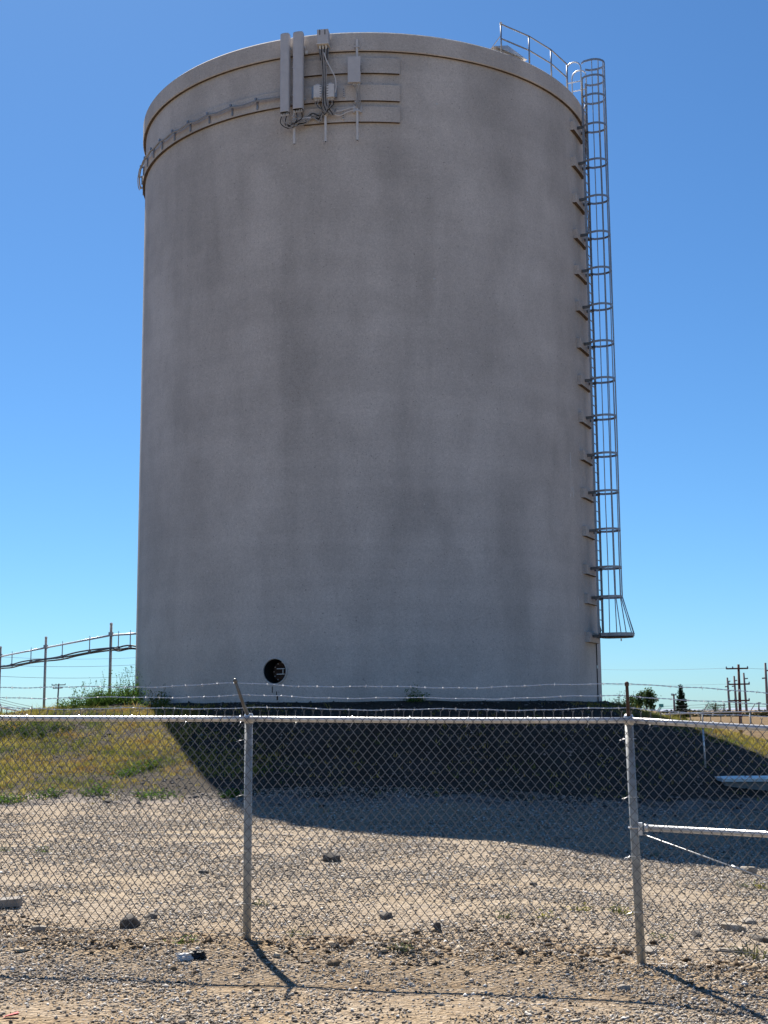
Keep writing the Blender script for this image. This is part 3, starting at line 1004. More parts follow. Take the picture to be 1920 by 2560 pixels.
fence = empty('chain_link_fence', fp(1.5, 0, 0), 'near chain-link fence with top rail and three barbed wire strands', 'fence')
lean = {0: (0.0, 0), 1: (-.016, 0), -1: (0, 0), 2: (.0, 0)}
for i in (-1, 0, 1, 2):
    s = i * SP
    zr_ = float(zrail(s))
    dx = lean[i][0]
    q0, q1 = fp(s - dx * 1.3, -.045, -.25), fp(s + dx, -.045, zr_ - .005)
    m = MB(); m.tube([q0, q0 * .5 + q1 * .5, q1], .032, 16); post = m.build('post', M['post'], fence, True)
    m = MB(); m.tube([q1 - zz * .03, q1 + zz * .03, q1 + zz * .05], [.037, .037, .028], 16); m.build('post_cap', M['galv'], post, True)
    tip = q1 + FN * .25 + zz * (.30 if i == 0 else .27) + FD * (-.035 if i == 0 else 0)
    m = MB()
    ad = (tip - q1) / np.linalg.norm(tip - q1)
    side = np.cross(ad, FD); side /= np.linalg.norm(side)
    m.tube([q1 + zz * .02, q1 * .6 + tip * .4, tip], [.017, .014, .012], 8)
    m.tube([tip - ad * .01, tip + ad * .012, tip + ad * .022], [.016, .016, .008], 10)
    m.build('barb_arm', M['rust'] if i == 1 else M['darksteel'], post, True)
# top rail, one pipe per bay
for i in (-1, 0, 1):
    a_, b_ = i * SP, (i + 1) * SP
    ss = np.linspace(a_, b_, 9)
    m = MB(); m.tube([fp(x, .012, float(zrail(x)) - .0 - .006 * math.sin(math.pi * (x - a_) / SP)) for x in ss], .0225, 16); m.build('top_rail', M['galv'], fence, True)
# woven fabric
W, H = .0725, .0877
hw = W / 2
wr = .0033
cols = int((9.05) / hw)
rowsn = 40
V_all, F_all, off = [], [], 0
sides = 4
aa = np.arange(sides) * 2 * math.pi / sides + math.pi / 4
for c in range(cols):
    s0 = -3.0 + c * hw
    zt_, zb_ = float(zrail(s0)) + .033, float(zbot(s0)) + .035
    nrow = 2 * int(round((zt_ - zb_) / H))
    hh = (zt_ - zb_) / nrow
    ks = np.arange(nrow + 1)
    # each wire swings between its own column edge and the next one, hooked round its neighbours
    x = s0 + .007 * np.sin(ks * .19 + s0 * 1.3) * np.minimum(ks / 8, 1) + hw * ((ks + c) % 2) + .004 * (((ks + c) % 2) * 2 - 1) * .5
    z = zt_ - hh * ks + .006 * np.sin(s0 * 2.7 + ks * .23) * np.minimum(ks / 6, 1) - .004 * np.sin(s0 * .9 - ks * .11)
    zfix = zrail(x) - float(zrail(s0))
    z = z + zfix
    depth = np.where(ks % 2 == 0, .0032, -.0032)
    wob = .016 * np.sin(s0 * 1.9 + z * 2.3) + .020 * np.sin(s0 * .8 + 1) * np.sin(z * 1.8) + .012 * np.sin(s0 * 4.3 - z * 3.1)
    P = []
    for k in range(len(ks)):
        P.append(fp(x[k] + .0018 * math.sin(7.1 * c + 1.3 * k), .036 + depth[k] + abs(wob[k]) * .9, z[k] + .0015 * math.sin(3.3 * c + 2.1 * k)))
    P = np.array(P)
    T = np.gradient(P, axis=0)
    T[1:-1] = P[2:] - P[:-2]
    # sharp corners: use vertical mitre frame
    N = np.tile(FD, (len(P), 1))
    B = np.tile(FN, (len(P), 1))
    stretch = 1.28
    V = (P[:, None, :] + wr * (stretch * np.cos(aa)[None, :, None] * N[:, None, :] + np.sin(aa)[None, :, None] * B[:, None, :])).reshape(-1, 3)
    V_all.append(V)
    n_ = len(P)
    i0 = np.arange(n_ - 1)[:, None] * sides
    k0 = np.arange(sides)[None, :]
    q = np.stack([i0 + k0, i0 + (k0 + 1) % sides, i0 + sides + (k0 + 1) % sides, i0 + sides + k0], 2).reshape(-1, 4)
    F_all.append(q + off)
    off += len(V)
fast_mesh('fabric', np.concatenate(V_all), np.concatenate(F_all), M['wire'], fence)
# twisted selvage ends above the rail
m = MB()
for c in range(0, cols):
    if c % 2: continue
    s0 = -3.0 + (c) * hw + (hw if (c % 2) else 0)
    zt_ = float(zrail(s0)) + .033
    j1, j2 = random.uniform(-.006, .006), random.uniform(-.003, .003)
    m.tube([fp(s0, .036, zt_ - .004), fp(s0 + j2, .036, zt_ + .024)], .0036, 4)
    m.tube([fp(s0 + j2, .036, zt_ + .022), fp(s0 - .009 + j2, .036 + j1, zt_ + .037)], .0026, 3)
    m.tube([fp(s0 + j2, .036, zt_ + .022), fp(s0 + .009 + j2, .036 - j1, zt_ + .038)], .0026, 3)
tag(m.build('selvage', M['wire'], fence), kind='stuff')
# tension wire along the bottom
ss = np.linspace(-3, 6, 120)
m = MB(); m.tube([fp(x, .045, float(zbot(x)) + .105 + .006 * math.sin(x * 2.1) + .003 * math.sin(x * 9)) for x in ss], .0022, 5); m.build('tension_wire', M['wire'], fence, True)
# barbed strands along the arms
for j, fr in enumerate((.30, .63, .95)):
    m = MB()
    ss = np.arange(-3.0, 6.0, .0125)
    base = []
    for x in ss:
        fr_ = (x % SP) / SP
        sag = -(.012 + .01 * j) * math.sin(math.pi * fr_) + .006 * math.sin(x * 5 + j) + .002 * math.sin(x * 17 + 2 * j)
        base.append(fp(x, -.045 + .25 * fr, float(zrail(x)) + .29 * fr + sag))
    base = np.array(base)
    for k in (0, 1):
        ph_ = ss * 2 * math.pi / .09 + k * math.pi
        m.tube(base + .0026 * (np.cos(ph_)[:, None] * FN + np.sin(ph_)[:, None] * zz), .0024, 3, ref=FN)
    x = -3.0 + random.uniform(0, .1)
    while x < 5.95:
        i_ = int((x + 3) / .0125)
        c = base[i_]
        for q in range(2):
            a_ = random.uniform(0, math.pi)
            d = FN * math.cos(a_) + zz * math.sin(a_) + FD * random.uniform(-.4, .4)
            m.tube([c - d * .016, c, c + d * .016], [.0005, .0022, .0005], 3)
        m.tube([c - FD * .005, c + FD * .005], .0034, 5)
        x += .125 + random.uniform(-.03, .03)
    m.build('barbed_wire', M['barb'], fence)
# wire ties on rail and posts
for s in np.arange(-2.8, 6, .458):
    z_ = float(zrail(s)) - .003
    m = MB(); m.tube([fp(s + .004 * math.cos(t), .012 + .029 * math.cos(t), z_ + .029 * math.sin(t)) for t in np.linspace(-1.2, 4.6, 12)] + [fp(s - .012, .03, z_ - .055)], .0024, 4, ref=FD); m.build('tie', M['galv'], fence)
for i in (0, 1):
    for z_ in (1.6, 1.17, .74, .34):
        s = i * SP + lean[i][0] * z_ / 1.75
        m = MB(); m.tube([fp(s - .075, .04, z_ - .012), fp(s - .035, .035, z_)] + [fp(s + .037 * math.cos(t), -.045 + .037 * math.sin(t) + .02, z_) for t in np.linspace(math.pi, 0, 8)] + [fp(s + .05, .035, z_)], .0026, 4, ref=zz); m.build('tie', M['galv'], fence)
# brace rail and truss rod to the right of the right post
bz = .945
m = MB(); m.tube([fp(SP + .075, -.03, bz + .0), fp(2 * SP, -.03, bz - .13)], .0235, 16); br = m.build('brace_rail', M['galv'], fence, True)
m = MB(); m.tube([fp(SP + .07, -.03, bz), fp(SP + .10, -.03, bz - .001)], .029, 16); m.build('rail_cup', M['galv'], br, True)
m = MB(); m.box(fp(SP + .04, -.045, bz - .01), .018, .03, .045, FD, FN, zz, .006); m.tube([fp(SP + .036 * math.cos(t) - .005, -.045 + .038 * math.sin(t), bz) for t in np.linspace(0, 2 * math.pi, 16)], .008, 5, ref=zz); m.build('brace_band', M['galv'], br)
m = MB(); m.tube([fp(SP + .06, -.04, bz - .05), fp(SP + .9, -.04, .60), fp(2 * SP - .1, -.04, -.10)], .0055, 6); m.build('truss_rod', M['galv'], fence, True)
m = MB(); m.tube([fp(SP + .69, -.04, .673), fp(SP + .73, -.04, .659), fp(SP + .79, -.04, .638)], [.011, .013, .009], 8); m.build('turnbuckle', M['galv'], fence, True)

# ------------------------------------------------------------------ overhead cable bridge on the left
bpts = [np.array([-7.85, 42.5, 0]), np.array([-9.14, 44.4, 0]), np.array([-12.73, 50.0, 0]), np.array([-15.98, 55.4, 0]), np.array([-19.3, 60.9, 0])]
bridge = empty('cable_bridge', (-12, 50, 1.0), 'pipe bridge on posts carrying black cables to the tank on the left', 'cable bridge')
bz_ = [4.36, 4.42, 4.30, 4.22, 4.12]
for i in (1, 2, 3, 4):
    p = bpts[i]
    zb0 = float(height(p[0], p[1])) - .3
    m = MB(); m.tube([p + zz * zb0, p + zz * (bz_[i] + .38)], .048, 12); po = m.build('post', M['post'], bridge, True)
    m = MB(); m.tube([p + zz * (bz_[i] + .36), p + zz * (bz_[i] + .42)], [.055, .04], 12); m.build('post_cap', M['galv'], po, True)
    m = MB(); m.box(p + zz * (bz_[i] + .03), .075, .075, .07, bev=.02); m.build('clamp', M['steel'], po)
for i in range(4):
    a_, b_ = bpts[i] + zz * bz_[i], bpts[i + 1] + zz * bz_[i + 1]
    m = MB(); m.tube([a_, b_], .034, 10); m.build('beam_pipe', M['galv'], bridge, True)
for j, (dx, dz) in enumerate(((0, -.42), (.05, -.52), (-.04, -.47))):
    P = []
    for i in range(4):
        a_, b_ = bpts[i] + zz * bz_[i], bpts[i + 1] + zz * bz_[i + 1]
        for t in (0, .25, .5, .75):
            P.append(a_ * (1 - t) + b_ * t + np.array([dx, dx, dz + .09 * (.5 - abs(t - .5)) * (1 if j % 2 else .6) + .03 * math.sin(5 * t + j)]))
    P[0] = P[0] + np.array([.3, 0, -.06])
    m = MB(); m.tube(spline(P, 5), .028, 8); m.build('cable', M['cabledark'], bridge, True)
for i in range(4):
    for t in (.3, .72):
        a_, b_ = bpts[i] + zz * bz_[i], bpts[i + 1] + zz * bz_[i + 1]
        c = a_ * (1 - t) + b_ * t
        m = MB(); m.box(c - zz * .2, .015, .015, .19); m.box(c - zz * .44, .05, .05, .06, bev=.015); m.tube([c + zz * .02, c + zz * .12], .012, 6); m.build('hanger', M['steel'], bridge)

# ------------------------------------------------------------------ vault and marker pipe in the shade on the right
vp = on_ground(1830, 1965)
vc = np.array([vp[0] + .85, vp[1] + .45, vp[2] - .10])
vau = empty('vault', vc, 'low concrete vault with pale metal lid in the tank shadow', 'vault')
va = np.array([math.cos(R(-4)), math.sin(R(-4)), 0]); vb = np.array([-va[1], va[0], 0])
m = MB(); m.box(vc + zz * .05, 1.0, .62, .14, va, vb, zz, .02); m.build('box', M['concrete'], vau)
m = MB(); m.box(vc + zz * .235, 1.06, .68, .035, va, vb, zz, .01); lid = m.build('lid', M['whitemetal'], vau)
for x in (-.35, .25):
    m = MB(); m.tube([vc + zz * .27 + va * (x - .07) , vc + zz * .31 + va * (x - .06), vc + zz * .31 + va * (x + .06), vc + zz * .27 + va * (x + .07)], .012, 6); m.build('lid_handle', M['dark'], lid)
for x in (-.2, .1, .3):
    m = MB(); m.box(vc + zz * .272 + va * (x - .15) - vb * .3, .05, .02, .006, va, vb, zz, .01); m.build('hinge', M['steel'], lid)
q = on_ground(1764, 1919)
mk = at(1757, 1819, q[1])
pole = empty('marker_pipe', q, 'thin pale upright pipe beside the vault', 'pipe')
m = MB(); m.tube([q - zz * .2, (q + mk) / 2, mk], .022, 10); m.build('pipe', M['galv'], pole, True)
m = MB(); m.tube([mk - zz * .03, mk + zz * .01], .032, 10); m.build('cap', M['steel'], pole, True)

# ------------------------------------------------------------------ far fences
def far_fence(pts, name_label, strand=True, arm=(-.33, -.1, .5), mat='galv'):
    e = empty('boundary_fence', pts[0], name_label, 'fence')
    pts = [np.array(p, float) for p in pts]
    for p in pts:
        zb0 = float(height(p[0], p[1]))
        m = MB(); m.tube([np.array([p[0], p[1], zb0 - .2]), p], .045, 8); po = m.build('post', M['post'], e, True)
        m = MB(); m.bar(p, p + np.array(arm), .03, 6); m.build('barb_arm', M['post'], po)
    for a_, b_ in zip(pts[:-1], pts[1:]):
        m = MB(); m.bar(a_, b_, .045, 8); m.build('top_rail', M[mat], e, True)
        if strand:
            for f_ in (.35, .65, .97):
                m = MB(); m.tube([a_ + np.array(arm) * f_, (a_ + b_) / 2 + np.array(arm) * f_ - zz * .02, b_ + np.array(arm) * f_], .012, 4); m.build('barbed_wire', M['wire'], e)
    return e


fpts = []
for u, v, Y in ((1637, 1787.5, 80), (1756, 1781.5, 83), (1875, 1779.5, 86), (1994, 1778, 89), (2110, 1777, 92)):
    fpts.append(at(u, v, Y))
far_fence(fpts, 'far pipe-railed fence with slanted barb arms on the right, before the dry field', True, (.33, -.1, .52))
fpts = [at(u, v, Y) for u, v, Y in ((-60, 1757, 60), (4, 1769, 66), (88, 1786.5, 74))]
far_fence(fpts, 'far sloping fence rail behind the cable bridge on the left', True, (-.25, .1, .45))
m = MB(); tcap = fpts and at(1653, 1764, 80.0)
m.box(tcap, .13, .08, .1, bev=.03); m.tube([tcap - zz * .1, tcap - zz * .5 - np.array([.25, 0, 0])], .03, 6)
tag(m.build('arm_cap', M['teal']), 'small teal cap on the first arm of the far right fence', 'cap')

# ------------------------------------------------------------------ poles and lines
def upole(u, vtop, vbase, Y, r, arms, label, mat='woodgrey', lean_u=0, ins=True):
    b = at(u + lean_u, vbase, Y)
    t = at(u, vtop, Y)
    b[2] = min(b[2], float(height(b[0], b[1]))) - .3
    e = empty('utility_pole', b, label, 'utility pole')
    m = MB(); m.tube([b, (b + t) / 2, t], [r * 1.15, r, r * .8], 8); m.build('pole', M[mat], e, True)
    s_ = Y / FPX
    for v, ul, ur in arms:
        k_ = (v - vtop) / (vbase - vtop)
        c = t * (1 - k_) + b * k_
        l, r_ = at(ul, v + 1, Y), at(ur, v, Y)
        m = MB(); m.box((l + r_) / 2 - np.array([0, r, 0]), np.linalg.norm(r_ - l) / 2, r * .45, r * .5, (r_ - l) / np.linalg.norm(r_ - l), (0, 1, 0), zz); ca = m.build('crossarm', M[mat], e)
        if ins:
            for q in (l, l * .7 + r_ * .3, r_):
                m = MB(); m.tube([q - zz * r * .4, q + zz * r * .6, q + zz * r * 1.6], [r * .3, r * .55, r * .3], 6); m.build('insulator', M['steel'], ca)
    return t


upole(147, 1709, 1790, 260, .17, [(1712, 130, 163), (1720, 133, 156)], 'double crossarm utility pole seen left of the weeds', lean_u=-6)
upole(1846, 1661, 1846, 92, .10, [(1671, 1816, 1869), (1710, 1822, 1873), (1751, 1822, 1873)], 'dark brown wooden pole with three crossarms on the right', 'wood', 7)
upole(1818, 1694, 1780, 600, .5, [(1703, 1818, 1825), (1716, 1812, 1818), (1727, 1818, 1826)], 'leftmost of three tall slim transmission poles', lean_u=7, ins=False)
upole(1835, 1690, 1780, 600, .5, [(1701, 1835, 1842), (1715, 1829, 1835), (1727, 1835, 1843)], 'middle one of three tall slim transmission poles', lean_u=7, ins=False)
upole(1859, 1682, 1780, 600, .5, [(1696, 1860, 1869), (1710, 1853, 1860)], 'transmission pole just right of the brown pole', lean_u=8, ins=False)
upole(1913, 1657, 1781, 600, .6, [(1676, 1914, 1922), (1695, 1904, 1914)], 'tallest slim transmission pole at the right edge', lean_u=7, ins=False)
upole(1684, 1735, 1776, 420, .35, [(1737, 1679, 1690)], 'short distant pole between the leafy tree and the conifer', lean_u=3)
upole(1789, 1757, 1779, 700, .35, [(1763, 1786, 1812)], 'faint distant pole left of its twin on the horizon', ins=False)
upole(1810, 1757, 1779, 700, .35, [(1763, 1806, 1814)], 'faint distant pole right of its twin on the horizon', ins=False)
upole(1897, 1755, 1779, 700, .4, [(1757, 1892, 1902)], 'faint distant pole between the tall poles on the horizon', ins=False)


def pline(a, b, r, label, sag=.8):
    a, b = np.array(a), np.array(b)
    P = [a * (1 - t) + b * t - zz * sag * 4 * t * (1 - t) for t in np.linspace(0, 1, 13)]
    m = MB(); m.tube(P, r, 4)
    tag(m.build('power_line', M['steel']), label, 'power line', 'overhead power lines')


pline(at(-80, 1637, 250), at(420, 1639, 300), .035, 'highest overhead power line left of the tank')
pline(at(-80, 1658, 250), at(420, 1656, 300), .045, 'second highest overhead power line left of the tank')
pline(at(-80, 1686, 250), at(420, 1685, 300), .045, 'lowest level power line left of the tank')
pline(at(-80, 1748, 250), at(130, 1783, 300), .04, 'power line slanting down to the horizon at far left')
pline(at(1480, 1673, 140), at(1817, 1670.5, 92), .012, 'power line leading from behind the tank to the brown pole', .1)
pline(at(1869, 1670.5, 92), at(1960, 1671, 100), .012, 'power line leaving the brown pole to the right', .05)
pline(at(1480, 1711, 140), at(1822, 1710, 92), .010, 'power line to the middle crossarm of the brown pole', .1)


# ------------------------------------------------------------------ plants
def leaves(C, size, up=.35, aspect=.45):
    """diamond leaves at centres C; returns triangle soup"""
    n = len(C)
    d = rng.normal(size=(n, 3)); d[:, 2] = np.abs(d[:, 2]) * up + d[:, 2] * .3
    d /= np.linalg.norm(d, axis=1)[:, None]
    s = np.cross(d, rng.normal(size=(n, 3))); s /= np.linalg.norm(s, axis=1)[:, None]
    L = (np.broadcast_to(size, (n,)) * rng.uniform(.6, 1.3, n))[:, None]
    V = np.stack([C - d * L * .5, C + s * L * aspect * .5, C + d * L * .5, C - s * L * aspect * .5], 1).reshape(-1, 3)
    k = np.arange(n)[:, None] * 4
    return V, np.concatenate([k + np.array([[0, 1, 2]]), k + np.array([[0, 2, 3]])], 1).reshape(-1, 3)


def weed(base, w, h, nl, ns, label, mat='weed', wisps=0, size=.05, group=None, cat='weed', name='weed'):
    base = np.array(base, float)
    e = empty(name, base, label, cat, group)
    st = MB(); C = []
    for i in range(ns):
        a_ = rng.uniform(0, 2 * math.pi); r_ = w * .5 * math.sqrt(rng.uniform(0, 1))
        b0 = base + np.array([r_ * .6 * math.cos(a_), r_ * .6 * math.sin(a_), 0]); b0[2] = float(height(b0[0], b0[1])) - .02
        hh = h * rng.uniform(.5, 1.0) * (1 - .35 * (r_ / (w * .5)) ** 2)
        tip = b0 + np.array([math.cos(a_) * r_ * .45, math.sin(a_) * r_ * .45, hh]) + rng.normal(size=3) * .06 * h
        mid = (b0 + tip) / 2 + rng.normal(size=3) * .05 * h
        P = spline([b0, mid, tip], 4)
        st.tube(P, np.linspace(.007, .003, len(P)) * (1 + h), 3)
        k = max(2, int(nl / ns))
        t = rng.uniform(.12, 1.0, k)
        idx = np.clip((t * (len(P) - 1)).astype(int), 0, len(P) - 1)
        C.append(P[idx] + rng.normal(size=(k, 3)) * np.array([.075, .075, .05]) * (.5 + h))
    for i in range(wisps):
        x, y = rng.normal(size=2) * w * .22
        b0 = base + np.array([x, y, h * .5]); tip = b0 + np.array([rng.normal() * .1, rng.normal() * .1, h * rng.uniform(.55, .95)])
        P = spline([b0, (b0 + tip) / 2 + rng.normal(size=3) * .04, tip], 4)
        st.tube(P, .004, 3)
        k = 14
        C.append(P[rng.integers(2, len(P), k)] + rng.normal(size=(k, 3)) * .035)
    tag(st.build('stems', M['stem'], e), kind='stuff')
    V, F = leaves(np.concatenate(C), size)
    tag(fast_mesh('foliage', V, F, M[mat], e), kind='stuff')
    return e


def gp(u, v): return on_ground(u, v)


wl_ = [(205, 1782, 1.5, .55, 'low green weed clump at the left end of the weeds by the tank'),
       (255, 1776, 1.5, .7, 'green weed clump under the cable bridge post'),
       (300, 1772, 1.6, .95, 'tall green weed clump left of the tank corner'),
       (345, 1772, 1.5, 1.05, 'tallest bushy green weed clump against the left tank base')]
for u, v, w, h, lb in wl_:
    p = at(u, v, 41.3)
    p[2] = float(height(p[0], p[1]))
    weed(p, w * 1.15, h * .8, 2600, 46, lb, 'weed', 9, .06, 'weeds beside the tank', 'weed')
p = at(395, 1775, 38.9); p[2] = float(height(p[0], p[1])); weed(p, .9, .42, 500, 16, 'grey-green low weed at the edge of the tank shadow', 'weeddry', 2, .06)
for u, Y, w, h, lb in ((30, 41, 2.4, .5, 'dark green shrub patch at the left edge below the fence rail'), (110, 41.5, 2.0, .4, 'low dark shrub patch right of the leftmost shrub'), (-40, 40, 2.2, .55, 'dark shrub cut by the left edge of the picture')):
    p = gp(u, 1836); p[2] = float(height(p[0], p[1]))
    weed(p, w * .8, h * .62, 1100, 34, lb, 'tree', 3, .07, 'shrubs on the left of the mound', 'shrub', 'shrub')
for ph, rr_, w, h, lb in ((-64, 7.9, .5, .55, 'shaded weed against the wall nearest the left corner'), (-52.5, 8.0, .55, .5, 'shaded bushy weed by the wall left of the round opening'), (-47, 8.0, .4, .32, 'small shaded weed left of the round opening'), (9.2, 7.75, .3, .28, 'small dark weed at the tank foot, centre'), (11.2, 7.75, .35, .34, 'dark weed at the tank foot just right of centre'), (73, 8.2, .7, .35, 'wispy dry weed at the right foot of the tank')):
    p = tp(ph, rr_, 0); p[2] = float(height(p[0], p[1]))
    weed(p, w, h, 260, 12, lb, 'weed' if ph < 70 else 'weeddry', 2, .055)
tl = [(110, 2131, .28, .13, 'weed', 'green weed tuft on gravel at the far left of the yard'), (4, 2128, .25, .12, 'weed', 'weed tuft cut by the left edge of the yard'),
      (655, 2263, .22, .09, 'weeddry', 'grey-green tuft just right of the left fence post'), (745, 2340, .2, .09, 'weed', 'small tuft by the tension wire right of the left post'),
      (1000, 2372, .16, .09, 'weed', 'tiny weed under the fence at centre'), (1255, 2296, .2, .1, 'weed', 'small weed behind the fence left of the right post'),
      (1440, 2275, .42, .08, 'weedyel', 'spreading yellow-green weed left of the right post'), (1370, 2292, .35, .06, 'weedyel', 'flat yellowish weed patch left of the spreading weed'),
      (1535, 2280, .22, .13, 'weeddry', 'upright grey weed touching the left of the right post'), (1562, 2286, .14, .09, 'weedyel', 'small yellow weed right behind the right post'),
      (1885, 2398, .42, .22, 'weeddry', 'largest grey-green weed in front of the fence at right'), (1905, 2222, .2, .12, 'weedyel', 'yellow weed near the right edge behind the fence'),
      (1860, 2218, .2, .08, 'weeddry', 'low grey weed beside the yellow weed at right'), (470, 2358, .16, .1, 'weed', 'small weed above the white litter'),
      (1655, 2345, .25, .06, 'weeddry', 'flat weed on the dirt right of the right post'), (1640, 2140, .3, .08, 'weeddry', 'low weed at the shadow edge on the right')]
for u, v, w, h, mt, lb in tl:
    weed(gp(u, v), w * .85, h * .72, 110, 13, lb, 'weeddry' if (mt == 'weed' and u > 700) else mt, 0, .028, 'weed tufts in the yard')
for u, v, w, h, lb in ((245, 1988, .9, .3, 'green weed clump at the lower left of the slope'), (110, 1995, .8, .28, 'green weed at the slope foot near the left edge'), (365, 1920, .9, .3, 'dark green weed in the middle of the lit slope'), (390, 1996, 1.2, .22, 'spreading grey-green weed at the slope foot'), (580, 1992, .5, .2, 'green weed at the slope foot near the shadow'), (20, 2008, .7, .25, 'low dark weed at the left end of the slope foot'), (310, 1940, .7, .25, 'small green weed in the lit slope')):
    weed(gp(u, v), w, h, 420, 22, lb, 'weed', 0, .06, 'weeds on the lit slope')


def tree(u, v, Y, h, w, label, nl=2600):
    b = at(u, v, Y); b[2] = float(height(b[0], b[1])) - .1
    e = empty('leafy_tree', b, label, 'tree')
    t = MB(); C = []
    t.tube([b, b + zz * h * .3, b + zz * h * .62 + np.array([.1, 0, 0])], [.022 * h, .017 * h, .008 * h], 8)
    for i in range(13):
        a_ = rng.uniform(0, 2 * math.pi); el = rng.uniform(.15, 1.0)
        s0 = b + zz * h * rng.uniform(.2, .5)
        tip = b + np.array([math.cos(a_) * w * .5 * (1 - .35 * el), math.sin(a_) * w * .5 * (1 - .35 * el), h * (.35 + .58 * el)])
        t.tube([s0, (s0 + tip) / 2 + zz * .03 * h, tip], [.009 * h, .006 * h, .002 * h], 5)
        k = int(nl / 13)
        C.append((s0 + tip) / 2 * .25 + tip * .75 + rng.normal(size=(k, 3)) * np.array([w * .085, w * .085, h * .075]))
    t.build('trunk', M['bark'], e, True)
    V, F = leaves(np.concatenate(C), h * .062, aspect=.7)
    tag(fast_mesh('crown', V, F, M['tree'], e), kind='stuff')


def conifer(u, v, Y, h, w, label, nl=3200):
    b = at(u, v, Y); b[2] = float(height(b[0], b[1])) - .1
    e = empty('conifer_tree', b, label, 'tree')
    t = MB(); t.tube([b, b + zz * h * .97], [.02 * h, .003 * h], 8)
    C = []
    for i in range(46):
        f_ = (i + .5) / 46; a_ = i * 2.4
        rad = w * .5 * (1 - f_) ** .8 * rng.uniform(.7, 1.12) * min(1, .55 + f_ * 4)
        s0 = b + zz * h * (.06 + .92 * f_)
        tip = s0 + np.array([math.cos(a_) * rad, math.sin(a_) * rad, -rad * .12])
        t.bar(s0, tip, .003 * h, 4)
        k = int(nl / 46 * (1.6 * (1 - f_) + .2)) + 4
        q = rng.uniform(0, 1, k)[:, None] ** .6
        C.append(s0 + (tip - s0) * q + rng.normal(size=(k, 3)) * .022 * h)
    t.build('trunk', M['bark'], e, True)
    V, F = leaves(np.concatenate(C), h * .055, aspect=.6)
    tag(fast_mesh('crown', V, F, M['conifer'], e), kind='stuff')


tree(1616, 1782, 250, 6.0, 4.4, 'dark rounded leafy tree right of the rust-coloured fence arm')
tree(1582, 1782, 255, 5.2, 3.6, 'thinner leafy tree half hidden behind the fence arm', 1500)
tree(1560, 1782, 260, 3.0, 3.0, 'smallest leafy tree next to the tank base at right', 700)
conifer(1704, 1782, 250, 6.7, 3.4, 'narrow dark conifer on the horizon at right')
for i, (u, hh, ww) in enumerate(((1733, 2.4, 4), (1752, 2.2, 5), (1773, 3.6, 7), (1786, 5.2, 6), (1799, 3.4, 5))):
    tree(u, 1781, 480, hh, ww, ['low far bush just right of the conifer', 'flat far bush second from the conifer', 'mid far tree left of the tallest far tree', 'tallest of the far trees near the twin poles', 'far bush right of the tallest far tree'][i], 500)

# long dark line of brush across the field
C = []
for i in range(2600):
    x = rng.uniform(70, 150)
    C.append((x, 395 + rng.normal() * 3 + (x - 100) * .1, rng.uniform(.0, 1.0) ** 1.3 * (1.4 + .5 * math.sin(x * .7))))
C = np.array(C); C[:, 2] += height(C[:, 0], C[:, 1])
V, F = leaves(C, .8, aspect=.8)
tag(fast_mesh('brush_row', V, F, M['brush']), kind='stuff', label='long dark line of brush across the dry field', cat='brush')

# ------------------------------------------------------------------ grass on the mound and flanks
def n2(x, y, s, o=0.0):
    return np.array([noise.noise(Vector((a_ * s + o, b_ * s - o, o))) for a_, b_ in zip(x, y)])


N0 = 190000
gx = rng.uniform(-17, 17, N0); gy = rng.uniform(23.5, 54, N0)
gr_ = reff(gx, gy)
keep = (gr_ > 8.0) & (gr_ < 19.5) & (np.abs(gx) < .32 * gy + 1) & ((gy < 46) | (np.abs(gx) > 6))
gx, gy, gr_ = gx[keep], gy[keep], gr_[keep]
dn = n2(gx, gy, .55, 3.3) + .5 * n2(gx, gy, 1.7, 8.1)
prob = (1 - sstep(14.2, 18.6, gr_ + 2.2 * n2(gx, gy, .5, 1.1) + 1.2 * n2(gx, gy, 1.4, 2.7))) * np.clip(.62 + 1.1 * dn, .04, 1)
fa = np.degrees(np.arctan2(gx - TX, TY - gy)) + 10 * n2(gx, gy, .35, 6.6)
side = np.maximum(1 - sstep(-27, -9, fa), sstep(48, 62, fa))  # front thinned of grass so the mound under the tank shadow stays dark
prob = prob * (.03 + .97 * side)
k = rng.uniform(0, 1, len(gx)) < prob
gx, gy, gr_ = gx[k], gy[k], gr_[k]
nb = 7
n_t = len(gx)
bx_ = np.repeat(gx, nb) + rng.normal(size=n_t * nb) * .035
by_ = np.repeat(gy, nb) + rng.normal(size=n_t * nb) * .035
hz = height(bx_, by_)
tall = np.repeat(np.where(rng.uniform(0, 1, n_t) < .04, 2.6, 1.0) * rng.uniform(.5, 1.4, n_t), nb) * rng.uniform(.035, .095, n_t * nb)
an = rng.uniform(0, 2 * math.pi, n_t * nb); wd = rng.uniform(.006, .013, n_t * nb)
ln = rng.normal(size=(n_t * nb, 2)) * .5 * tall[:, None]
V = np.stack([np.stack([bx_ - np.cos(an) * wd, by_ - np.sin(an) * wd, hz - .01], 1), np.stack([bx_ + np.cos(an) * wd, by_ + np.sin(an) * wd, hz - .01], 1), np.stack([bx_ + ln[:, 0], by_ + ln[:, 1], hz + tall], 1)], 1).reshape(-1, 3)
F = np.arange(len(V)).reshape(-1, 3)
tag(fast_mesh('grass', V, F, M['grass']), kind='stuff', label='short yellow and green grass on the mound slopes', cat='grass')


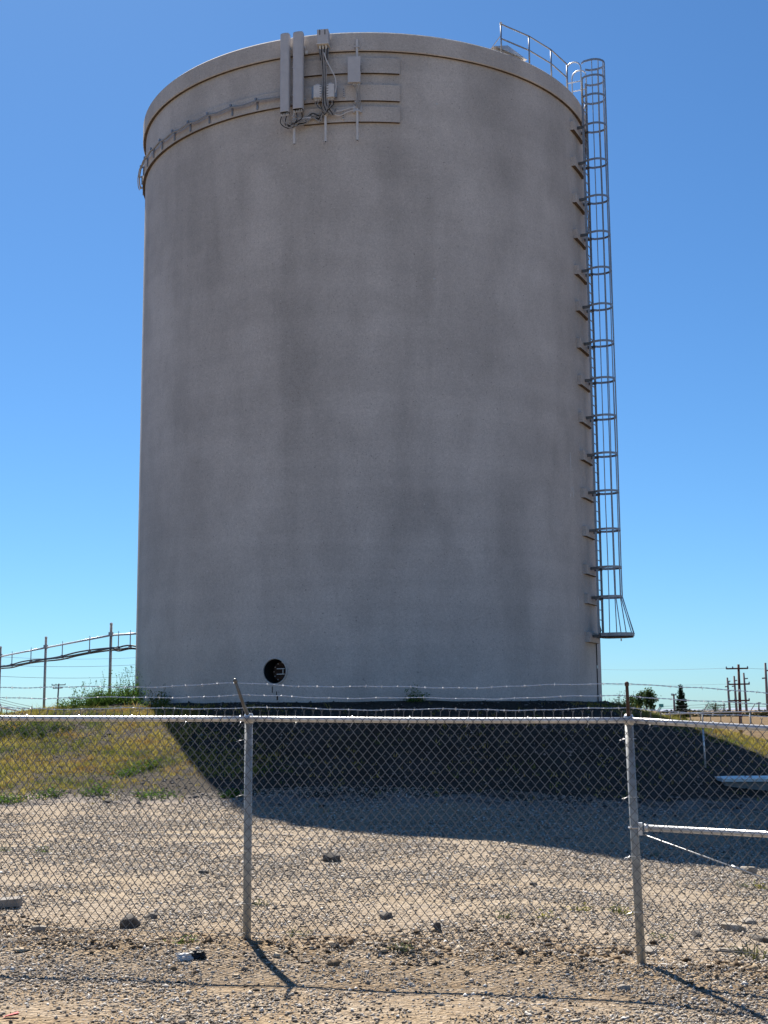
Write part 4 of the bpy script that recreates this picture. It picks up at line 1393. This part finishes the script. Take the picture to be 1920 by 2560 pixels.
# ------------------------------------------------------------------ loose stone: uncountable, one object each
def stones(x, y, size, mat, name, label, sink=.3):
    n = len(x)
    base = np.array([[1, 0, 0], [0, 1, 0], [-1, 0, 0], [0, -1, 0], [0, 0, 1], [0, 0, -1]], float)
    tri = np.array([[0, 1, 4], [1, 2, 4], [2, 3, 4], [3, 0, 4], [1, 0, 5], [2, 1, 5], [3, 2, 5], [0, 3, 5]])
    sc = rng.uniform(.55, 1.3, (n, 6, 1)) * np.stack([rng.uniform(.7, 1.3, n), rng.uniform(.6, 1.1, n), rng.uniform(.35, .8, n)], 1)[:, None, :]
    Vb = base[None] * sc * size[:, None, None] * .5 + rng.normal(size=(n, 6, 3)) * size[:, None, None] * .07
    th_ = rng.uniform(0, 2 * math.pi, n)
    c, s = np.cos(th_)[:, None], np.sin(th_)[:, None]
    X = Vb[:, :, 0] * c - Vb[:, :, 1] * s; Y_ = Vb[:, :, 0] * s + Vb[:, :, 1] * c
    Z = Vb[:, :, 2] + (height(x, y) + size * .12)[:, None]
    V = np.stack([X + x[:, None], Y_ + y[:, None], Z], 2).reshape(-1, 3)
    F = (np.arange(n)[:, None, None] * 6 + tri[None]).reshape(-1, 3)
    return tag(fast_mesh(name, V, F, M[mat]), kind='stuff', label=label, cat='gravel')


def scatter(n, y0, y1, power=1.0):
    y = y0 + (y1 - y0) * rng.uniform(0, 1, n) ** power
    x = rng.uniform(-1, 1, n) * (.30 * y + .6)
    return x, y


x, y = scatter(265000, 7.2, 28, 1.35)
ds = n2(x, y, .9, 5.5) + .6 * n2(x, y, 3.1, 2.2)
k = (rng.uniform(0, 1, len(x)) < np.clip(.66 + 1.3 * ds, .08, 1) * (1 - .85 * np.clip(track(x, y), 0, 1))) & ((reff(x, y) > 15.5) | (rng.uniform(0, 1, len(x)) < .3))
x, y = x[k], y[k]
sz = np.exp(rng.normal(size=len(x)) * .45) * .0165 * (1 + .6 * sstep(11, 22, y))
sz = np.clip(sz, .008, .048)
stones(x, y, sz, 'pebble', 'gravel', 'loose tan and grey gravel over the whole yard')
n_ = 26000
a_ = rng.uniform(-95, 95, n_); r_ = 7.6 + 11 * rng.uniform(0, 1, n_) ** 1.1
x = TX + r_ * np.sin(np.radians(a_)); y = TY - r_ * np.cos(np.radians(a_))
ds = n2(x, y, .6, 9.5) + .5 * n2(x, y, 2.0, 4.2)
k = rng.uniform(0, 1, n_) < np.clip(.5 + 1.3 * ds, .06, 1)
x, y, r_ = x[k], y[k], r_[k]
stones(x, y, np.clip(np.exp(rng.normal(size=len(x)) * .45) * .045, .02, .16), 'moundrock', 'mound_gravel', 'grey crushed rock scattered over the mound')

n_ = 5200
x = rng.uniform(-4.4, 4.4, n_); y = 10.75 - .2 * x + rng.normal(size=n_) * .42 + .25 * np.sin(x * 1.3)
k = rng.uniform(0, 1, n_) < np.clip(.55 + 1.4 * n2(x, y, 1.6, 12.5), .03, 1)
x, y = x[k], y[k]
stones(x, y, np.clip(np.exp(rng.normal(size=len(x)) * .5) * .03, .012, .11), 'clod', 'dirt_clods', 'brown dirt clods and broken stone along the fence foot')


# ------------------------------------------------------------------ single rocks, blocks and litter in the yard
def rock(u, v, sx, sy, sz_, mat, label, seed, group='rocks in the yard', rotz=0.0, name='rock', cat='rock'):
    p = gp(u, v)
    bm = bmesh.new()
    rg = np.random.default_rng(int(seed * 10))
    q = rg.normal(size=(26, 3)); q /= np.linalg.norm(q, axis=1)[:, None]
    q = q * rg.uniform(.42, .56, (26, 1))
    q[:, 2] = np.clip(q[:, 2], -.5, rg.uniform(.22, .42))
    q[:, 0] = np.clip(q[:, 0], -.42, .5)
    for d in q:
        bm.verts.new(Matrix.Rotation(rotz, 3, 'Z') @ Vector((d[0] * sx, d[1] * sy, d[2] * sz_ * 1.5 + sz_ * .22)))
    hull = bmesh.ops.convex_hull(bm, input=bm.verts)
    bmesh.ops.delete(bm, geom=[g_ for g_ in hull['geom_interior'] if isinstance(g_, bmesh.types.BMVert)], context='VERTS')
    bmesh.ops.bevel(bm, geom=list(bm.edges), offset=min(sx, sy, sz_) * .035, segments=1, affect='EDGES')
    me = bpy.data.meshes.new(name); bm.to_mesh(me); bm.free()
    me.materials.append(M[mat])
    o = bpy.data.objects.new(name, me); COL.objects.link(o); o.location = Vector(p.tolist())
    return tag(o, label, cat, group)


rk = [(830, 2152, .30, .2, .16, 'rock', 'peaked dark rock on the gravel right of the left post'),
      (325, 2318, .26, .16, .13, 'rock', 'blocky dark rock below the yard, left of the left post'),
      (380, 2296, .18, .12, .07, 'rock', 'low dark rock behind the blocky rock'),
      (510, 2184, .14, .1, .06, 'rock', 'flat dark rock high on the gravel left of the left post'),
      (965, 2296, .20, .12, .08, 'rock', 'low split dark rock behind the fence at centre'),
      (1095, 2329, .08, .07, .09, 'rock', 'small square dark rock under the fence right of centre'),
      (1332, 2214, .1, .08, .05, 'rock', 'small dark rock up the gravel left of the right post'),
      (1742, 2340, .14, .1, .06, 'rock', 'low dark rock right of the right post'),
      (1836, 2326, .24, .2, .1, 'rocklt', 'pale flat-topped rock behind the fence at right'),
      (1872, 2308, .18, .14, .06, 'rocklt', 'thin pale rock above the flat-topped rock'),
      (1905, 2350, .34, .2, .08, 'rock', 'long dark rock at the right edge behind the fence'),
      (1870, 2184, .26, .18, .12, 'rocklt', 'grey pointed rock at the end of the truss rod'),
      (92, 2326, .22, .12, .05, 'rocklt', 'flat pale rock by the tension wire at far left'),
      (1000, 2372, .1, .08, .04, 'rocklt', 'small pale stone under the fence at centre'),
      (838, 2372, .09, .07, .04, 'rock', 'small dark stone in front of the fence right of the left post'),
      (1560, 2472, .13, .09, .04, 'rocklt', 'pale flat stone in front of the right post'),
      (1618, 2378, .22, .16, .05, 'rocklt', 'pale broken slab beside the right post foot'),
      (1830, 2380, .3, .16, .05, 'rocklt', 'pale flat slab on the dirt at right')]
for i, (u, v, a_, b_, c_, mt, lb) in enumerate(rk):
    rock(u, v, a_, b_, c_, mt, lb, i * 3.7 + 1, rotz=i * 1.1)
p = gp(8, 2268)
blk = empty('concrete_block', p, 'broken concrete block at the left edge of the yard', 'block')
m = MB(); m.box(p + np.array([-.1, 0, .035]), .26, .1, .036, (math.cos(.12), math.sin(.12), .05), (-math.sin(.12), math.cos(.12), 0), zz, .02); m.build('block', M['concrete'], blk)
# crumpled white and black litter
p = gp(472, 2400)
lit = empty('litter', p, 'crumpled white and black plastic litter left of the left post', 'litter')
for nm, mt, dx, s_ in (('white_piece', 'white', -.03, .07), ('black_piece', 'black', .05, .085)):
    bm = bmesh.new(); bmesh.ops.create_icosphere(bm, subdivisions=3, radius=.5)
    for vt in bm.verts:
        d = vt.co.normalized(); f_ = .5 + .32 * noise.noise(d * 3.5 + Vector((dx * 90, 0, 0))) + .2 * abs(noise.noise(d * 8))
        vt.co = Vector((d.x * f_ * s_ * 1.5, d.y * f_ * s_, d.z * f_ * s_ * .8 + s_ * .3)) + Vector((p[0] + dx, p[1] + (.05 if dx > 0 else 0), p[2]))
    me = bpy.data.meshes.new(nm); bm.to_mesh(me); bm.free(); me.materials.append(M[mt]); link(nm, me, lit)
p = gp(26, 2543)
m = MB(); m.add([p + np.array(q) for q in ((-.05, 0, .005), (.05, .01, .02), (.03, .05, .03), (-.03, .04, .012), (-.04, .0, .012), (.05, .015, .03))], [(0, 1, 2, 3), (4, 5, 2), (4, 2, 3)])
tag(m.build('red_scrap', M['red']), 'small red scrap in the bottom left corner', 'scrap')
